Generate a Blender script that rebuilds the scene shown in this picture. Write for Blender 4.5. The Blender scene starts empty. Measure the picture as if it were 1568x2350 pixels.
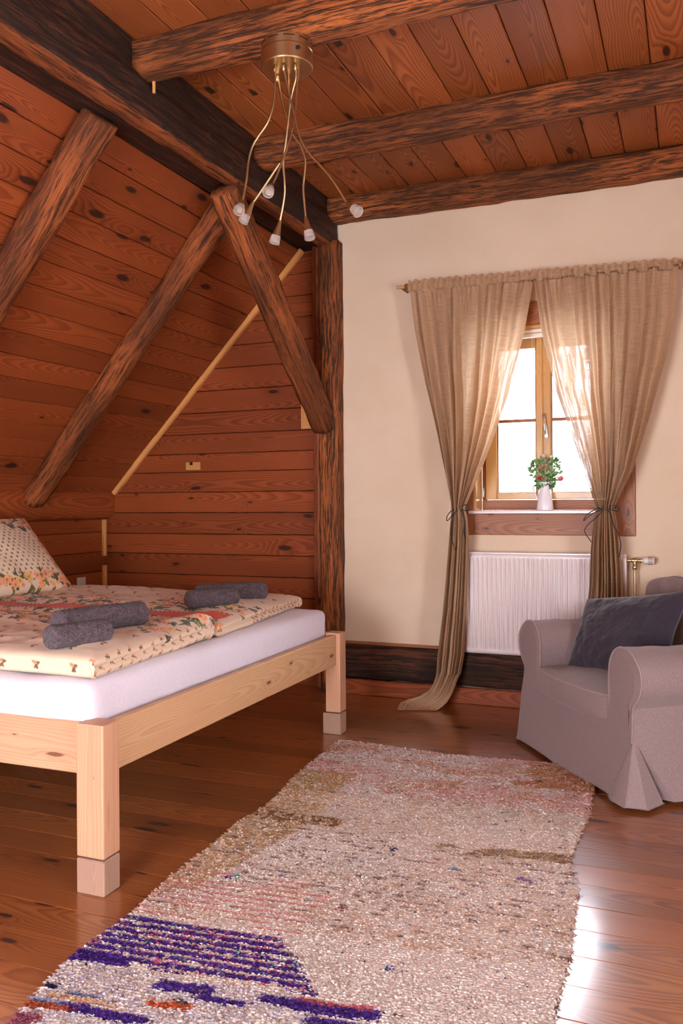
import bpy, bmesh, math, random
import numpy as np
from mathutils import Vector, Matrix, noise
from math import sin, cos, pi, sqrt, radians, exp

# ---------------------------------------------------------------- camera, sky, lamps, exposure
SC = bpy.context.scene
COL = SC.collection
CAMZ = 1.24
YAW, ROLL, FPX = 0.39393, -0.0070, 1951.4
f0 = Vector((-sin(YAW), cos(YAW), 0)); r0 = Vector((cos(YAW), sin(YAW), 0)); u0 = Vector((0, 0, 1))
cr = r0 * cos(ROLL) + u0 * sin(ROLL); cu = -r0 * sin(ROLL) + u0 * cos(ROLL)
cam = bpy.data.objects.new('camera', bpy.data.cameras.new('camera')); COL.objects.link(cam)
cam.matrix_world = Matrix(((cr.x, cu.x, -f0.x, 0), (cr.y, cu.y, -f0.y, 0), (cr.z, cu.z, -f0.z, CAMZ), (0, 0, 0, 1)))
cam.data.sensor_fit = 'HORIZONTAL'; cam.data.sensor_width = 36.0
cam.data.lens = 36.0 * FPX / 1568.0
cam.data.shift_y = -23.3 / 1568.0
cam.data.clip_start = 0.02
SC.camera = cam

w = bpy.data.worlds.new('sky'); SC.world = w; w.use_nodes = True
bgn = w.node_tree.nodes['Background']
bgn.inputs['Color'].default_value = (0.86, 0.88, 1.0, 1); bgn.inputs['Strength'].default_value = 32.0

def area(name, loc, rot, sx, sy, power, color, portal=False):
    l = bpy.data.lights.new(name, 'AREA'); l.shape = 'RECTANGLE'; l.size = sx; l.size_y = sy
    l.energy = power; l.color = color
    if portal: l.cycles.is_portal = True
    o = bpy.data.objects.new(name, l); COL.objects.link(o); o.location = loc; o.rotation_euler = rot
    return o
# portal in the real window; daylight of the two windows behind and beside the camera
area('window_portal', (-0.865, 5.47, 1.76), (radians(-90), 0, 0), 0.86, 1.14, 1, (1, 1, 1), portal=True)
area('back_window_light', (-1.45, -1.19, .90), (radians(90), 0, 0), 1.5, 1.15, 27, (1.0, 0.82, 0.68))
area('side_window_light', (2.19, 0.9, 1.25), (radians(90), 0, radians(90)), 1.5, 1.3, 10, (1.0, 0.78, 0.60))

vs = SC.view_settings
vs.view_transform = 'Standard'; vs.look = 'None'; vs.gamma = 1.0; vs.exposure = -0.10; vs.use_curve_mapping = False
SC.cycles.max_bounces = 10; SC.cycles.transparent_max_bounces = 16

# ---------------------------------------------------------------- node helpers
class NT:
    def __init__(s, name):
        s.m = bpy.data.materials.new(name); s.m.use_nodes = True; s.t = s.m.node_tree; s.t.nodes.clear()
        s.out = s.t.nodes.new('ShaderNodeOutputMaterial')
    def n(s, typ, **kw):
        nd = s.t.nodes.new(typ)
        for k, v in kw.items(): setattr(nd, k, v)
        return nd
    def put(s, sock, v):
        if isinstance(v, bpy.types.NodeSocket): s.t.links.new(v, sock)
        elif v is not None:
            if isinstance(v, (tuple, list)) and len(v) == 3 and sock.type == 'RGBA': v = (*v, 1)
            sock.default_value = v
    def math(s, op, a, b=None, c=None, clamp=False):
        nd = s.n('ShaderNodeMath', operation=op); nd.use_clamp = clamp
        s.put(nd.inputs[0], a)
        if b is not None: s.put(nd.inputs[1], b)
        if c is not None: s.put(nd.inputs[2], c)
        return nd.outputs[0]
    def mix(s, f, a, b, mode='MIX'):
        nd = s.n('ShaderNodeMix', data_type='RGBA', blend_type=mode)
        s.put(nd.inputs[0], f); s.put(nd.inputs[6], a); s.put(nd.inputs[7], b)
        return nd.outputs[2]
    def ramp(s, f, lo, hi, a=0.0, b=1.0, smooth=True):
        nd = s.n('ShaderNodeMapRange'); nd.interpolation_type = 'SMOOTHSTEP' if smooth else 'LINEAR'
        for i, v in enumerate((f, lo, hi, a, b)): s.put(nd.inputs[i], v)
        return nd.outputs[0]
    def vec(s, x, y, z):
        nd = s.n('ShaderNodeCombineXYZ')
        for i, v in enumerate((x, y, z)): s.put(nd.inputs[i], v)
        return nd.outputs[0]
    def noise(s, v, scale, detail=3, rough=.5, dist=0.0):
        nd = s.n('ShaderNodeTexNoise'); s.put(nd.inputs['Vector'], v)
        for k, x in (('Scale', scale), ('Detail', detail), ('Roughness', rough), ('Distortion', dist)): s.put(nd.inputs[k], x)
        return nd.outputs[0]
    def coords(s, offset=True):
        tc = s.n('ShaderNodeTexCoord').outputs['Object']
        rnd = s.n('ShaderNodeObjectInfo').outputs['Random']
        sp = s.n('ShaderNodeSeparateXYZ'); s.put(sp.inputs[0], tc)
        x, y, z = sp.outputs
        if offset: x = s.math('ADD', x, s.math('MULTIPLY', rnd, 91.0))
        return x, y, z, rnd
    def bsdf(s, color, rough=.6, spec=.5, bump=None, bstr=.3, bdist=.01, **kw):
        b = s.n('ShaderNodeBsdfPrincipled'); s.put(b.inputs['Base Color'], color); s.put(b.inputs['Roughness'], rough)
        s.put(b.inputs['Specular IOR Level'], spec)
        for k, v in kw.items(): s.put(b.inputs[k.replace('_', ' ')], v)
        if bump is not None:
            bn = s.n('ShaderNodeBump'); s.put(bn.inputs['Height'], bump); bn.inputs['Strength'].default_value = bstr
            bn.inputs['Distance'].default_value = bdist
            s.put(b.inputs['Normal'], bn.outputs[0])
        return b.outputs[0]
    def done(s, sh): s.put(s.out.inputs[0], sh); return s.m

def knotty(name, light, dark, knot, ring_freq=150., knot_scale=(2.3, 9., 9.), knot_size=.19, rough=.45, spec=.4,
           vary=.25, contrast=.75, coat=0.0, tilt=.05, bstr=.12):
    """pine board: growth rings round a tilted pith, knots, latewood lines; grain runs along local X"""
    t = NT(name); x, y, z, rnd = t.coords()
    pv = t.vec(t.math('MULTIPLY', x, knot_scale[0]), t.math('ADD', t.math('MULTIPLY', y, knot_scale[1]), t.math('MULTIPLY', rnd, 53.)),
               t.math('MULTIPLY', z, knot_scale[2]))
    wob = t.noise(t.vec(t.math('MULTIPLY', x, 1.3), t.math('MULTIPLY', y, 6.), z), 1.0, 2)
    vo = t.n('ShaderNodeTexVoronoi', voronoi_dimensions='2D'); t.put(vo.inputs['Vector'], pv); vo.inputs['Scale'].default_value = 1.0
    sc = t.n('ShaderNodeSeparateColor'); t.put(sc.inputs[0], vo.outputs['Color'])
    d = t.math('ADD', vo.outputs['Distance'], t.math('MULTIPLY', t.math('SUBTRACT', t.noise(pv, 5.0, 2), .5), .10))
    size = t.ramp(sc.outputs[0], .52, 1.0, 0.0, knot_size, smooth=False)
    core = t.ramp(d, t.math('MULTIPLY', size, .55), size, 1.0, 0.0)
    halo = t.ramp(d, t.math('MULTIPLY', size, .7), t.math('MULTIPLY', size, 3.2), 1.0, 0.0)
    # distance to the pith
    yy = t.math('ADD', y, t.math('MULTIPLY', t.math('SUBTRACT', wob, .5), .09))
    yy = t.math('ADD', yy, t.math('MULTIPLY', t.math('SUBTRACT', t.math('FRACT', t.math('MULTIPLY', rnd, 7.31)), .5), .12))
    zz = t.math('ADD', t.math('MULTIPLY', t.math('SINE', t.math('MULTIPLY', x, 1.9)), tilt), t.math('ADD', z, .035))
    r = t.math('SQRT', t.math('ADD', t.math('MULTIPLY', yy, yy), t.math('MULTIPLY', zz, zz)))
    r = t.math('ADD', r, t.math('MULTIPLY', halo, .016))
    fr = t.math('FRACT', t.math('MULTIPLY', r, ring_freq))
    ring = t.math('MULTIPLY', t.ramp(fr, .15, .85), t.ramp(fr, .9, 1.0, 1.0, 0.0))
    fib = t.noise(t.vec(t.math('MULTIPLY', x, 6.), t.math('MULTIPLY', y, 260.), t.math('MULTIPLY', z, 260.)), 1.0, 2)
    blo = t.noise(t.vec(t.math('MULTIPLY', x, 1.1), t.math('MULTIPLY', y, 7.), z), 1.0, 2)
    f = t.math('MULTIPLY', ring, contrast)
    f = t.math('ADD', f, t.math('MULTIPLY', t.math('SUBTRACT', fib, .5), .5))
    f = t.math('ADD', f, t.math('MULTIPLY', halo, .25), clamp=True)
    c = t.mix(f, light, dark)
    c = t.mix(t.ramp(blo, .3, .75, 0, .35), c, dark)
    c = t.mix(t.math('MULTIPLY', core, .92), c, knot)
    k = t.math('ADD', t.math('MULTIPLY', t.math('FRACT', t.math('MULTIPLY', rnd, 13.7)), vary * 2), 1 - vary)
    c = t.mix(1.0, c, t.vec(k, k, k), 'MULTIPLY')
    rr = t.math('ADD', rough, t.math('MULTIPLY', t.math('SUBTRACT', blo, .5), .12))
    return t.done(t.bsdf(c, rr, spec, bump=t.math('SUBTRACT', fib, t.math('MULTIPLY', ring, .5)), bstr=bstr, bdist=.002,
                         Coat_Weight=coat, Coat_Roughness=.16, Coat_IOR=1.6))

def rough_wood(name, light, dark, rough=.7, fx=3.2, fy=46., lo=.44, hi=.57, bstr=.9):
    """old brushed timber: streaks of dark softwood washed out between hard latewood; grain along local X"""
    t = NT(name); x, y, z, rnd = t.coords()
    wv = t.noise(t.vec(t.math('MULTIPLY', x, 2.2), t.math('MULTIPLY', y, 5.), t.math('MULTIPLY', z, 5.)), 1.0, 3)
    wv = t.math('MULTIPLY', t.math('SUBTRACT', wv, .5), 3.4)
    v = t.vec(t.math('MULTIPLY', x, fx), t.math('ADD', t.math('MULTIPLY', y, fy), wv), t.math('ADD', t.math('MULTIPLY', z, fy), wv))
    s1 = t.noise(v, 1.0, 6, .68, .6)
    v2 = t.vec(t.math('MULTIPLY', x, fx * 3.), t.math('ADD', t.math('MULTIPLY', y, fy * 4.), wv), t.math('ADD', t.math('MULTIPLY', z, fy * 4.), wv))
    s2 = t.noise(v2, 1.0, 3)
    s = t.math('ADD', t.math('MULTIPLY', s1, .68), t.math('MULTIPLY', s2, .32))
    f = t.ramp(s, lo, hi)
    big = t.noise(t.vec(t.math('MULTIPLY', x, 1.6), t.math('MULTIPLY', y, 5.), t.math('MULTIPLY', z, 5.)), 1.0, 3)
    f = t.math('MULTIPLY', f, t.ramp(big, .32, .62, .35, 1.0))
    c = t.mix(f, dark, light)
    return t.done(t.bsdf(c, rough, .3, bump=s, bstr=bstr, bdist=.012))

def plain(name, color, rough=.6, spec=.4, bump_scale=None, bstr=.2, **kw):
    t = NT(name)
    b = None
    if bump_scale:
        tc = t.n('ShaderNodeTexCoord').outputs['Object']; b = t.noise(tc, bump_scale, 4)
    return t.done(t.bsdf(color, rough, spec, bump=b, bstr=bstr, bdist=.004, **kw))

def fabric(name, color, color2=None, weave=900., rough=.9, bstr=.25, sheen=.2, attr=None):
    t = NT(name); x, y, z, rnd = t.coords(False)
    a = t.noise(t.vec(t.math('MULTIPLY', x, weave), t.math('MULTIPLY', y, weave * .22), t.math('MULTIPLY', z, weave * .22)), 1., 1)
    b = t.noise(t.vec(t.math('MULTIPLY', x, weave * .22), t.math('MULTIPLY', y, weave * .3), t.math('MULTIPLY', z, weave)), 1., 1)
    s = t.math('ADD', t.math('MULTIPLY', a, .5), t.math('MULTIPLY', b, .5))
    if attr:
        at = t.n('ShaderNodeVertexColor'); at.layer_name = attr; c = at.outputs[0]
    else:
        c = t.mix(t.ramp(s, .35, .65), color, color2 or color)
    return t.done(t.bsdf(c, rough, .15, bump=s, bstr=bstr, bdist=.002, Sheen_Weight=sheen, Sheen_Roughness=.5))

M = {}
M['ceiling'] = knotty('ceiling_pine', (.40, .115, .030), (.19, .042, .011), (.03, .010, .006), ring_freq=105., rough=.52, spec=.3, knot_scale=(2.6, 7.5, 0), tilt=.06)
M['panel'] = knotty('panel_pine', (.33, .075, .019), (.17, .033, .009), (.028, .009, .006), ring_freq=120., rough=.55, spec=.25, knot_size=.155, knot_scale=(2.2, 6.4, 0), vary=.16, tilt=.05)
M['floor'] = knotty('floor_pine', (.37, .120, .029), (.18, .046, .012), (.018, .007, .006), ring_freq=100., rough=.36, spec=.4, coat=1.0, knot_scale=(2.4, 8., 0), vary=.2, tilt=.05, bstr=.05)
M['bedwood'] = knotty('raw_pine', (.64, .39, .205), (.49, .25, .115), (.14, .055, .03), ring_freq=110., rough=.5, knot_scale=(4.2, 12., 0), knot_size=.15, vary=.04, contrast=.55, tilt=.04)
M['bedpost'] = knotty('planed_pine_post', (.64, .35, .20), (.49, .22, .12), (.16, .06, .03), ring_freq=95., rough=.5, knot_scale=(2., 10., 0), knot_size=.09, vary=.04, contrast=.5, tilt=.02)
M['block'] = knotty('weathered_block', (.42, .25, .17), (.28, .15, .10), (.09, .04, .03), ring_freq=160., rough=.7, knot_scale=(3., 9., 0), vary=.1, contrast=.5)
M['batten'] = knotty('light_batten', (.74, .36, .11), (.55, .22, .06), (.15, .05, .02), ring_freq=200., knot_scale=(1., 9., 0), knot_size=.05, vary=.1, contrast=.5)
M['window'] = knotty('window_pine', (.60, .35, .11), (.46, .24, .07), (.2, .07, .02), ring_freq=200., rough=.35, knot_scale=(1.2, 9., 0), knot_size=.05, vary=.06, contrast=.35, coat=.2)
M['casing'] = knotty('casing_pine', (.40, .15, .055), (.22, .065, .022), (.05, .018, .012), ring_freq=110., rough=.45, knot_scale=(3., 9., 0), vary=.1)
M['beam'] = rough_wood('brushed_beam', (.47, .137, .032), (.055, .018, .007), fx=3.6, fy=62.)
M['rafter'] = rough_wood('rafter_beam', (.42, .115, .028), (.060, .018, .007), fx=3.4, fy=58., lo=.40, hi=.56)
M['darkbeam'] = rough_wood('dark_purlin', (.11, .036, .015), (.020, .009, .006), lo=.44, hi=.62)
M['sole'] = rough_wood('dark_sole_plate', (.13, .042, .018), (.012, .007, .006), fx=1.8, fy=60., lo=.42, hi=.62)
M['brass'] = plain('brushed_brass', (.60, .43, .23), .34, .5, Metallic=1.0)
M['steel'] = plain('satin_nickel', (.60, .54, .46), .3, .5, Metallic=1.0)
M['white_metal'] = plain('white_enamel', (.76, .66, .63), .25, .5)
M['whiteplastic'] = plain('white_plastic', (.78, .70, .60), .4)
M['dark'] = plain('dark_gap', (.015, .01, .008), .8)
M['cord'] = plain('black_leather_cord', (.02, .016, .02), .6)
M['backing'] = plain('backing_boards', (.03, .013, .008), .9)
M['sheet'] = fabric('white_sheet', (.76, .69, .74), (.70, .63, .69), weave=500., bstr=.1)
M['towel'] = None
M['blind'] = plain('blind_rail', (.85, .82, .80), .4)
M['ceramic'] = plain('white_glazed', (.88, .85, .88), .18, .6)

def plaster():
    t = NT('cream_plaster'); x, y, z, r = t.coords(False)
    v = t.vec(x, y, z)
    n1 = t.noise(v, 3.0, 4); n2 = t.noise(v, 60., 4)
    c = t.mix(t.ramp(n1, .3, .7), (.72, .55, .385), (.76, .59, .43))
    return t.done(t.bsdf(c, .9, .15, bump=t.math('ADD', n2, t.math('MULTIPLY', n1, 3.)), bstr=.25, bdist=.004))
M['plaster'] = plaster()

def towel_mat():
    t = NT('grey_terry'); x, y, z, r = t.coords(False)
    n1 = t.noise(t.vec(x, y, z), 260., 3); n2 = t.noise(t.vec(x, y, z), 60., 2)
    c = t.mix(t.ramp(t.math('ADD', t.math('MULTIPLY', n1, .7), t.math('MULTIPLY', n2, .3)), .35, .65), (.040, .026, .030), (.18, .130, .145))
    return t.done(t.bsdf(c, 1.0, .05, bump=n1, bstr=1.0, bdist=.008, Sheen_Weight=.12, Sheen_Roughness=.6))
M['towel'] = towel_mat()

def linen():
    t = NT('linen_curtain'); tc = t.n('ShaderNodeTexCoord').outputs['UV']
    sp = t.n('ShaderNodeSeparateXYZ'); t.put(sp.inputs[0], tc); u, v, _ = sp.outputs
    warp = t.noise(t.vec(t.math('MULTIPLY', u, 420.), t.math('MULTIPLY', v, 7.), 0.), 1., 2)
    weft = t.noise(t.vec(t.math('MULTIPLY', u, 9.), t.math('MULTIPLY', v, 480.), 3.), 1., 2)
    thin = t.noise(t.vec(t.math('MULTIPLY', u, 26.), t.math('MULTIPLY', v, 5.), 7.), 1., 3)
    s = t.math('ADD', t.math('MULTIPLY', warp, .5), t.math('MULTIPLY', weft, .5))
    c = t.mix(t.ramp(s, .38, .62), (.42, .255, .14), (.60, .395, .24))
    bn = t.n('ShaderNodeBump'); t.put(bn.inputs['Height'], s); bn.inputs['Strength'].default_value = .35; bn.inputs['Distance'].default_value = .002
    df = t.n('ShaderNodeBsdfDiffuse'); t.put(df.inputs[0], c); t.put(df.inputs['Normal'], bn.outputs[0])
    tr = t.n('ShaderNodeBsdfTranslucent'); t.put(tr.inputs[0], t.mix(.35, c, (.8, .62, .42)))
    m1 = t.n('ShaderNodeMixShader'); m1.inputs[0].default_value = .27; t.put(m1.inputs[1], df.outputs[0]); t.put(m1.inputs[2], tr.outputs[0])
    tp = t.n('ShaderNodeBsdfTransparent')
    hole = t.math('MULTIPLY', t.ramp(s, .53, .40, 0., .13, smooth=False), t.ramp(thin, .45, .66, .10, 1.0))
    m2 = t.n('ShaderNodeMixShader'); t.put(m2.inputs[0], hole); t.put(m2.inputs[1], m1.outputs[0]); t.put(m2.inputs[2], tp.outputs[0])
    return t.done(m2.outputs[0])
M['linen'] = linen()

def glass():
    t = NT('window_glass')
    tp = t.n('ShaderNodeBsdfTransparent'); tp.inputs[0].default_value = (.97, .98, .98, 1)
    gl = t.n('ShaderNodeBsdfGlossy'); gl.inputs['Roughness'].default_value = .02
    fr = t.n('ShaderNodeFresnel'); fr.inputs[0].default_value = 1.45
    m = t.n('ShaderNodeMixShader'); t.put(m.inputs[0], fr.outputs[0]); t.put(m.inputs[1], tp.outputs[0]); t.put(m.inputs[2], gl.outputs[0])
    return t.done(m.outputs[0])
M['glass'] = glass()
t = NT('lamp_acrylic')
M['acrylic'] = t.done(t.bsdf((.93, .88, .82), .12, .5, Transmission_Weight=.75, IOR=1.3))
M['chair'] = fabric('chair_cotton', (.225, .158, .150), (.29, .21, .20), weave=700., bstr=.3, sheen=.2)
M['chairpipe'] = fabric('chair_piping', (.30, .215, .205), (.34, .25, .24), weave=400.)
M['cushion'] = fabric('slate_linen', (.024, .018, .026), (.044, .035, .050), weave=800., bstr=.35, sheen=.35)
M['print'] = fabric('floral_print', None, weave=500., bstr=.08, sheen=.1, attr='Col')
t = NT('wool_pile'); at_ = t.n('ShaderNodeVertexColor'); at_.layer_name = 'Col'
d1 = t.n('ShaderNodeBsdfDiffuse'); t.put(d1.inputs[0], at_.outputs[0]); d2 = t.n('ShaderNodeBsdfTranslucent'); t.put(d2.inputs[0], at_.outputs[0])
m1 = t.n('ShaderNodeMixShader'); m1.inputs[0].default_value = .4; t.put(m1.inputs[1], d1.outputs[0]); t.put(m1.inputs[2], d2.outputs[0])
M['rugpile'] = t.done(m1.outputs[0])
M['rugbase'] = plain('rug_back', (.74, .56, .46), .95, .1)

# ---------------------------------------------------------------- object helpers
def mesh_obj(name, verts, faces, mat, parent=None, smooth=False, mw=None):
    me = bpy.data.meshes.new(name); me.from_pydata([tuple(v) for v in verts], [], faces); me.update()
    if smooth: me.polygons.foreach_set('use_smooth', [True] * len(me.polygons))
    if mat is not None: me.materials.append(mat)
    o = bpy.data.objects.new(name, me); COL.objects.link(o)
    if parent is not None: o.parent = parent
    if mw is not None: o.matrix_local = mw
    return o
def bm_obj(name, bm, mat, parent=None, smooth=False, mw=None, auto=None):
    me = bpy.data.meshes.new(name); bmesh.ops.recalc_face_normals(bm, faces=bm.faces); bm.to_mesh(me); bm.free()
    if smooth: me.polygons.foreach_set('use_smooth', [True] * len(me.polygons))
    me.materials.append(mat)
    o = bpy.data.objects.new(name, me); COL.objects.link(o)
    if parent is not None: o.parent = parent
    if mw is not None: o.matrix_local = mw
    if auto: me.set_sharp_from_angle(angle=radians(auto))
    return o
def tag(o, label, cat, group=None, kind=None):
    if label: o['label'] = label
    if cat: o['category'] = cat
    if group: o['group'] = group
    if kind: o['kind'] = kind
    return o
def thing(name, label, cat, loc=(0, 0, 0), rz=0, group=None):
    o = bpy.data.objects.new(name, None); COL.objects.link(o); o.location = loc; o.rotation_euler = (0, 0, rz)
    o.empty_display_size = .1
    return tag(o, label, cat, group)
def struct(name, label, cat='structure', loc=(0, 0, 0)):
    o = bpy.data.objects.new(name, None); COL.objects.link(o); o.location = loc; tag(o, label, cat); o['kind'] = 'structure'
    return o
def box_bm(x0, x1, y0, y1, z0, z1, bev=0.0, seg=1, bm=None):
    bm = bm or bmesh.new()
    vs_ = [bm.verts.new((x, y, z)) for x in (x0, x1) for y in (y0, y1) for z in (z0, z1)]
    fs = [bm.faces.new([vs_[i] for i in q]) for q in ((0, 1, 3, 2), (4, 6, 7, 5), (0, 4, 5, 1), (2, 3, 7, 6), (0, 2, 6, 4), (1, 5, 7, 3))]
    if bev:
        es = set(e for f in fs for e in f.edges)
        bmesh.ops.bevel(bm, geom=list(es), offset=bev, segments=seg, affect='EDGES', profile=.6)
    return bm
def box(name, x0, x1, y0, y1, z0, z1, mat, parent=None, bev=0.0, seg=1, smooth=False):
    """axis-aligned box whose local X follows its longest side, so that wood grain runs along it"""
    c = Vector(((x0 + x1) / 2, (y0 + y1) / 2, (z0 + z1) / 2)); d = (x1 - x0, y1 - y0, z1 - z0)
    ax_ = sorted(range(3), key=lambda i: -d[i]); e = [d[i] for i in ax_]
    cols = [[1.0 if r_ == ax_[c_] else 0.0 for r_ in range(3)] for c_ in range(3)]
    cols[2] = list(Vector(cols[0]).cross(Vector(cols[1])))
    R = Matrix(cols).transposed()
    bm = box_bm(-e[0] / 2, e[0] / 2, -e[1] / 2, e[1] / 2, -e[2] / 2, e[2] / 2, bev, seg)
    mw = Matrix.Translation(c) @ R.to_4x4()
    return bm_obj(name, bm, mat, parent, smooth, mw)
def tube(pts, rad, n=8, closed=False, cap=True, bm=None):
    bm = bm or bmesh.new(); pts = [Vector(p) for p in pts]; N = len(pts)
    rads = rad if isinstance(rad, (list, tuple)) else [rad] * N
    rings = []; prev = None
    for i, p in enumerate(pts):
        a = pts[(i - 1) % N] if (closed or i > 0) else p; b = pts[(i + 1) % N] if (closed or i < N - 1) else p
        tg = (b - a).normalized()
        if prev is None: s = tg.orthogonal().normalized()
        else:
            s = prev - tg * prev.dot(tg)
            s = s.normalized() if s.length > 1e-6 else tg.orthogonal().normalized()
        prev = s; q = tg.cross(s)
        rings.append([bm.verts.new(p + (s * cos(2 * pi * k / n) + q * sin(2 * pi * k / n)) * rads[i]) for k in range(n)])
    for i in range(N if closed else N - 1):
        A, B = rings[i], rings[(i + 1) % N]
        for k in range(n): bm.faces.new((A[k], A[(k + 1) % n], B[(k + 1) % n], B[k]))
    if cap and not closed: bm.faces.new(rings[0][::-1]); bm.faces.new(rings[-1])
    return bm
def lathe(profile, n=24, bm=None, mw=None):
    bm = bm or bmesh.new(); rings = []
    for r, z in profile:
        if r < 1e-5: rings.append([bm.verts.new((0, 0, z))])
        else: rings.append([bm.verts.new((r * cos(2 * pi * k / n), r * sin(2 * pi * k / n), z)) for k in range(n)])
    new = [v for r in rings for v in r]
    for A, B in zip(rings, rings[1:]):
        for k in range(n):
            a, b = A[k % len(A)], A[(k + 1) % len(A)]; c, d = B[(k + 1) % len(B)], B[k % len(B)]
            q = []
            for v in (a, b, c, d):
                if v not in q: q.append(v)
            if len(q) > 2: bm.faces.new(q)
    if mw is not None: bmesh.ops.transform(bm, matrix=mw, verts=new)
    return bm
def spline(pts, n=6):
    P = [Vector(p) for p in pts]; P = [P[0] * 2 - P[1]] + P + [P[-1] * 2 - P[-2]]; out = []
    for i in range(1, len(P) - 2):
        for k in range(n):
            t_ = k / n; a, b, c, d = P[i - 1:i + 3]
            out.append(.5 * ((2 * b) + (c - a) * t_ + (2 * a - 5 * b + 4 * c - d) * t_ ** 2 + (3 * b - a - 3 * c + d) * t_ ** 3))
    out.append(P[-2]); return out
def nz(x, y, z=0.0): return noise.noise(Vector((x, y, z)))
def frame_x(p0, p1, up):
    """matrix with local X from p0 to p1, local Z near up"""
    X = (Vector(p1) - Vector(p0)).normalized(); Z = Vector(up); Z = (Z - X * Z.dot(X)).normalized(); Y = Z.cross(X)
    return Matrix(((X.x, Y.x, Z.x, p0[0]), (X.y, Y.y, Z.y, p0[1]), (X.z, Y.z, Z.z, p0[2]), (0, 0, 0, 1)))
def hewn(name, p0, p1, wid, hei, mat, parent=None, up=(0, 0, 1), seed=0, wob=.006, rnd=.018, step=.05, taper=0.0):
    """old squared timber: a box of wid x hei round the axis p0-p1 with worn, wavy edges"""
    L = (Vector(p1) - Vector(p0)).length; n = max(4, int(L / step)); prof = []
    per = 5
    cs = [(-1, -1), (1, -1), (1, 1), (-1, 1)]
    for k in range(4):
        a, b = cs[k], cs[(k + 1) % 4]
        for j in range(per):
            t_ = j / per; prof.append((a[0] + (b[0] - a[0]) * t_, a[1] + (b[1] - a[1]) * t_, j == 0))
    verts, faces = [], []; m = len(prof)
    for i in range(n + 1):
        x = L * i / n
        s = 1 + taper * (i / n - .5)
        for k, (py, pz, cn) in enumerate(prof):
            y, z = py * wid / 2 * s, pz * hei / 2 * s
            if cn:
                rr = rnd * (1 + .8 * nz(x * 3 + seed, k * 3.1, seed))
                y -= py * rr * .55; z -= pz * rr * .55
            d1 = wob * nz(x * 2.2 + seed * 7, py * 1.5, pz * 1.5 + seed); d2 = wob * nz(x * 7 + seed * 3, py * 4 + 9, pz * 4)
            y += (d1 + d2) * (1 if abs(py) > .99 else .3) * (1 if py > 0 else -1)
            z += (nz(x * 2.2 + seed, pz * 2, py * 2 + 5) * wob + d2) * (1 if abs(pz) > .99 else .3) * (1 if pz > 0 else -1)
            verts.append((x, y, z))
    for i in range(n):
        for k in range(m):
            a, b = i * m + k, i * m + (k + 1) % m; faces.append((a, a + m, b + m, b))
    faces.append(tuple(range(m))); faces.append(tuple(n * m + k for k in range(m))[::-1])
    return mesh_obj(name, verts, faces, mat, parent, smooth=True, mw=frame_x(p0, p1, up))
def board_mesh(name, L, W, T, ch, mat):
    """a board along local X from 0 to L, width W (centred on Y), face at z = 0 with chamfered edges, back at -T"""
    h = W / 2; pr = [(-h, -T), (-h, -ch), (-h + ch, 0), (h - ch, 0), (h, -ch), (h, -T)]
    v = [(x, y, z) for x in (0, L) for (y, z) in pr]; n = len(pr)
    f = [(k, (k + 1) % n, (k + 1) % n + n, k + n) for k in range(n)] + [tuple(range(n))[::-1], tuple(range(n, 2 * n))]
    me = bpy.data.meshes.new(name); me.from_pydata(v, [], f); me.materials.append(mat); me.update()
    return me
def place(name, me, parent, mw):
    o = bpy.data.objects.new(name, me); COL.objects.link(o); o.parent = parent; o.matrix_local = mw; return o
random.seed(4)

# ================================================================ SETTING
XR, YB, YW, ZC, XK = 2.2, -1.2, 5.2, 3.213, -4.13
# floor
fl = struct('floor', 'glossy reddish brown knotty pine board floor', 'floor')
box('subfloor', XK - .2, XR + .2, YB - .2, YW + .3, -.12, -.03, M['backing'], fl)
bw = .15; me = board_mesh('floor_board', XR - XK + .02, bw - .0016, .028, .0007, M['floor'])
y = 2.38 - bw / 2 - bw * 24
while y < YW + .05:
    if y > YB - .1:
        place('floor_board', me, fl, Matrix.Translation((XK - .01, y, random.uniform(-.0008, 0))) @ Matrix.Rotation(random.uniform(-.003, .003), 4, 'X'))
    y += bw
# ceiling
ce = struct('ceiling', 'stained knotty pine plank ceiling between old beams', 'ceiling')
cw = .1835; me = board_mesh('ceiling_plank', YW - YB, cw - .004, .025, .005, M['ceiling'])
box('ceiling_deck', -2.6, XR + .2, YB - .2, YW + .3, ZC + .024, ZC + .12, M['backing'], ce)
x = -.173 + cw * 13
x += cw / 2
k = 0
while x > -2.35:
    mw = Matrix(((0, 1, 0, x), (1, 0, 0, YB), (0, 0, -1, ZC + random.uniform(0, .003)), (0, 0, 0, 1)))
    place('ceiling_plank', me, ce, mw); x -= cw
# front wall with the window opening (plaster) and the window opening's reveal
WX0, WX1, WZ0, WZ1 = -1.27, -.46, 1.165, 2.30
bm = bmesh.new()
for a in ((-2.2, WX0, 0, 3.4), (WX1, XR + .2, 0, 3.4), (WX0, WX1, 0, WZ0), (WX0, WX1, WZ1, 3.4)):
    box_bm(a[0], a[1], YW, YW + .30, a[2], a[3], bm=bm)
wf = bm_obj('wall_front', bm, M['plaster']); tag(wf, 'cream plastered wall around the curtained window', 'wall', kind='structure')
bm = bmesh.new()
for a in ((YB - .2, .25, 0, 3.4), (1.55, YW + .3, 0, 3.4), (.25, 1.55, 0, .6), (.25, 1.55, 1.9, 3.4)):
    box_bm(XR, XR + .25, a[0], a[1], a[2], a[3], bm=bm)
tag(bm_obj('wall_right', bm, M['plaster']), 'plain cream plastered wall on the right', 'wall', kind='structure')
bm = bmesh.new()
for a in ((-4.6, -2.2, 0, 3.4), (-.7, XR + .2, 0, 3.4), (-2.2, -.7, 0, .3), (-2.2, -.7, 1.8, 3.4)):
    box_bm(a[0], a[1], YB - .25, YB, a[2], a[3], bm=bm)
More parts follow.
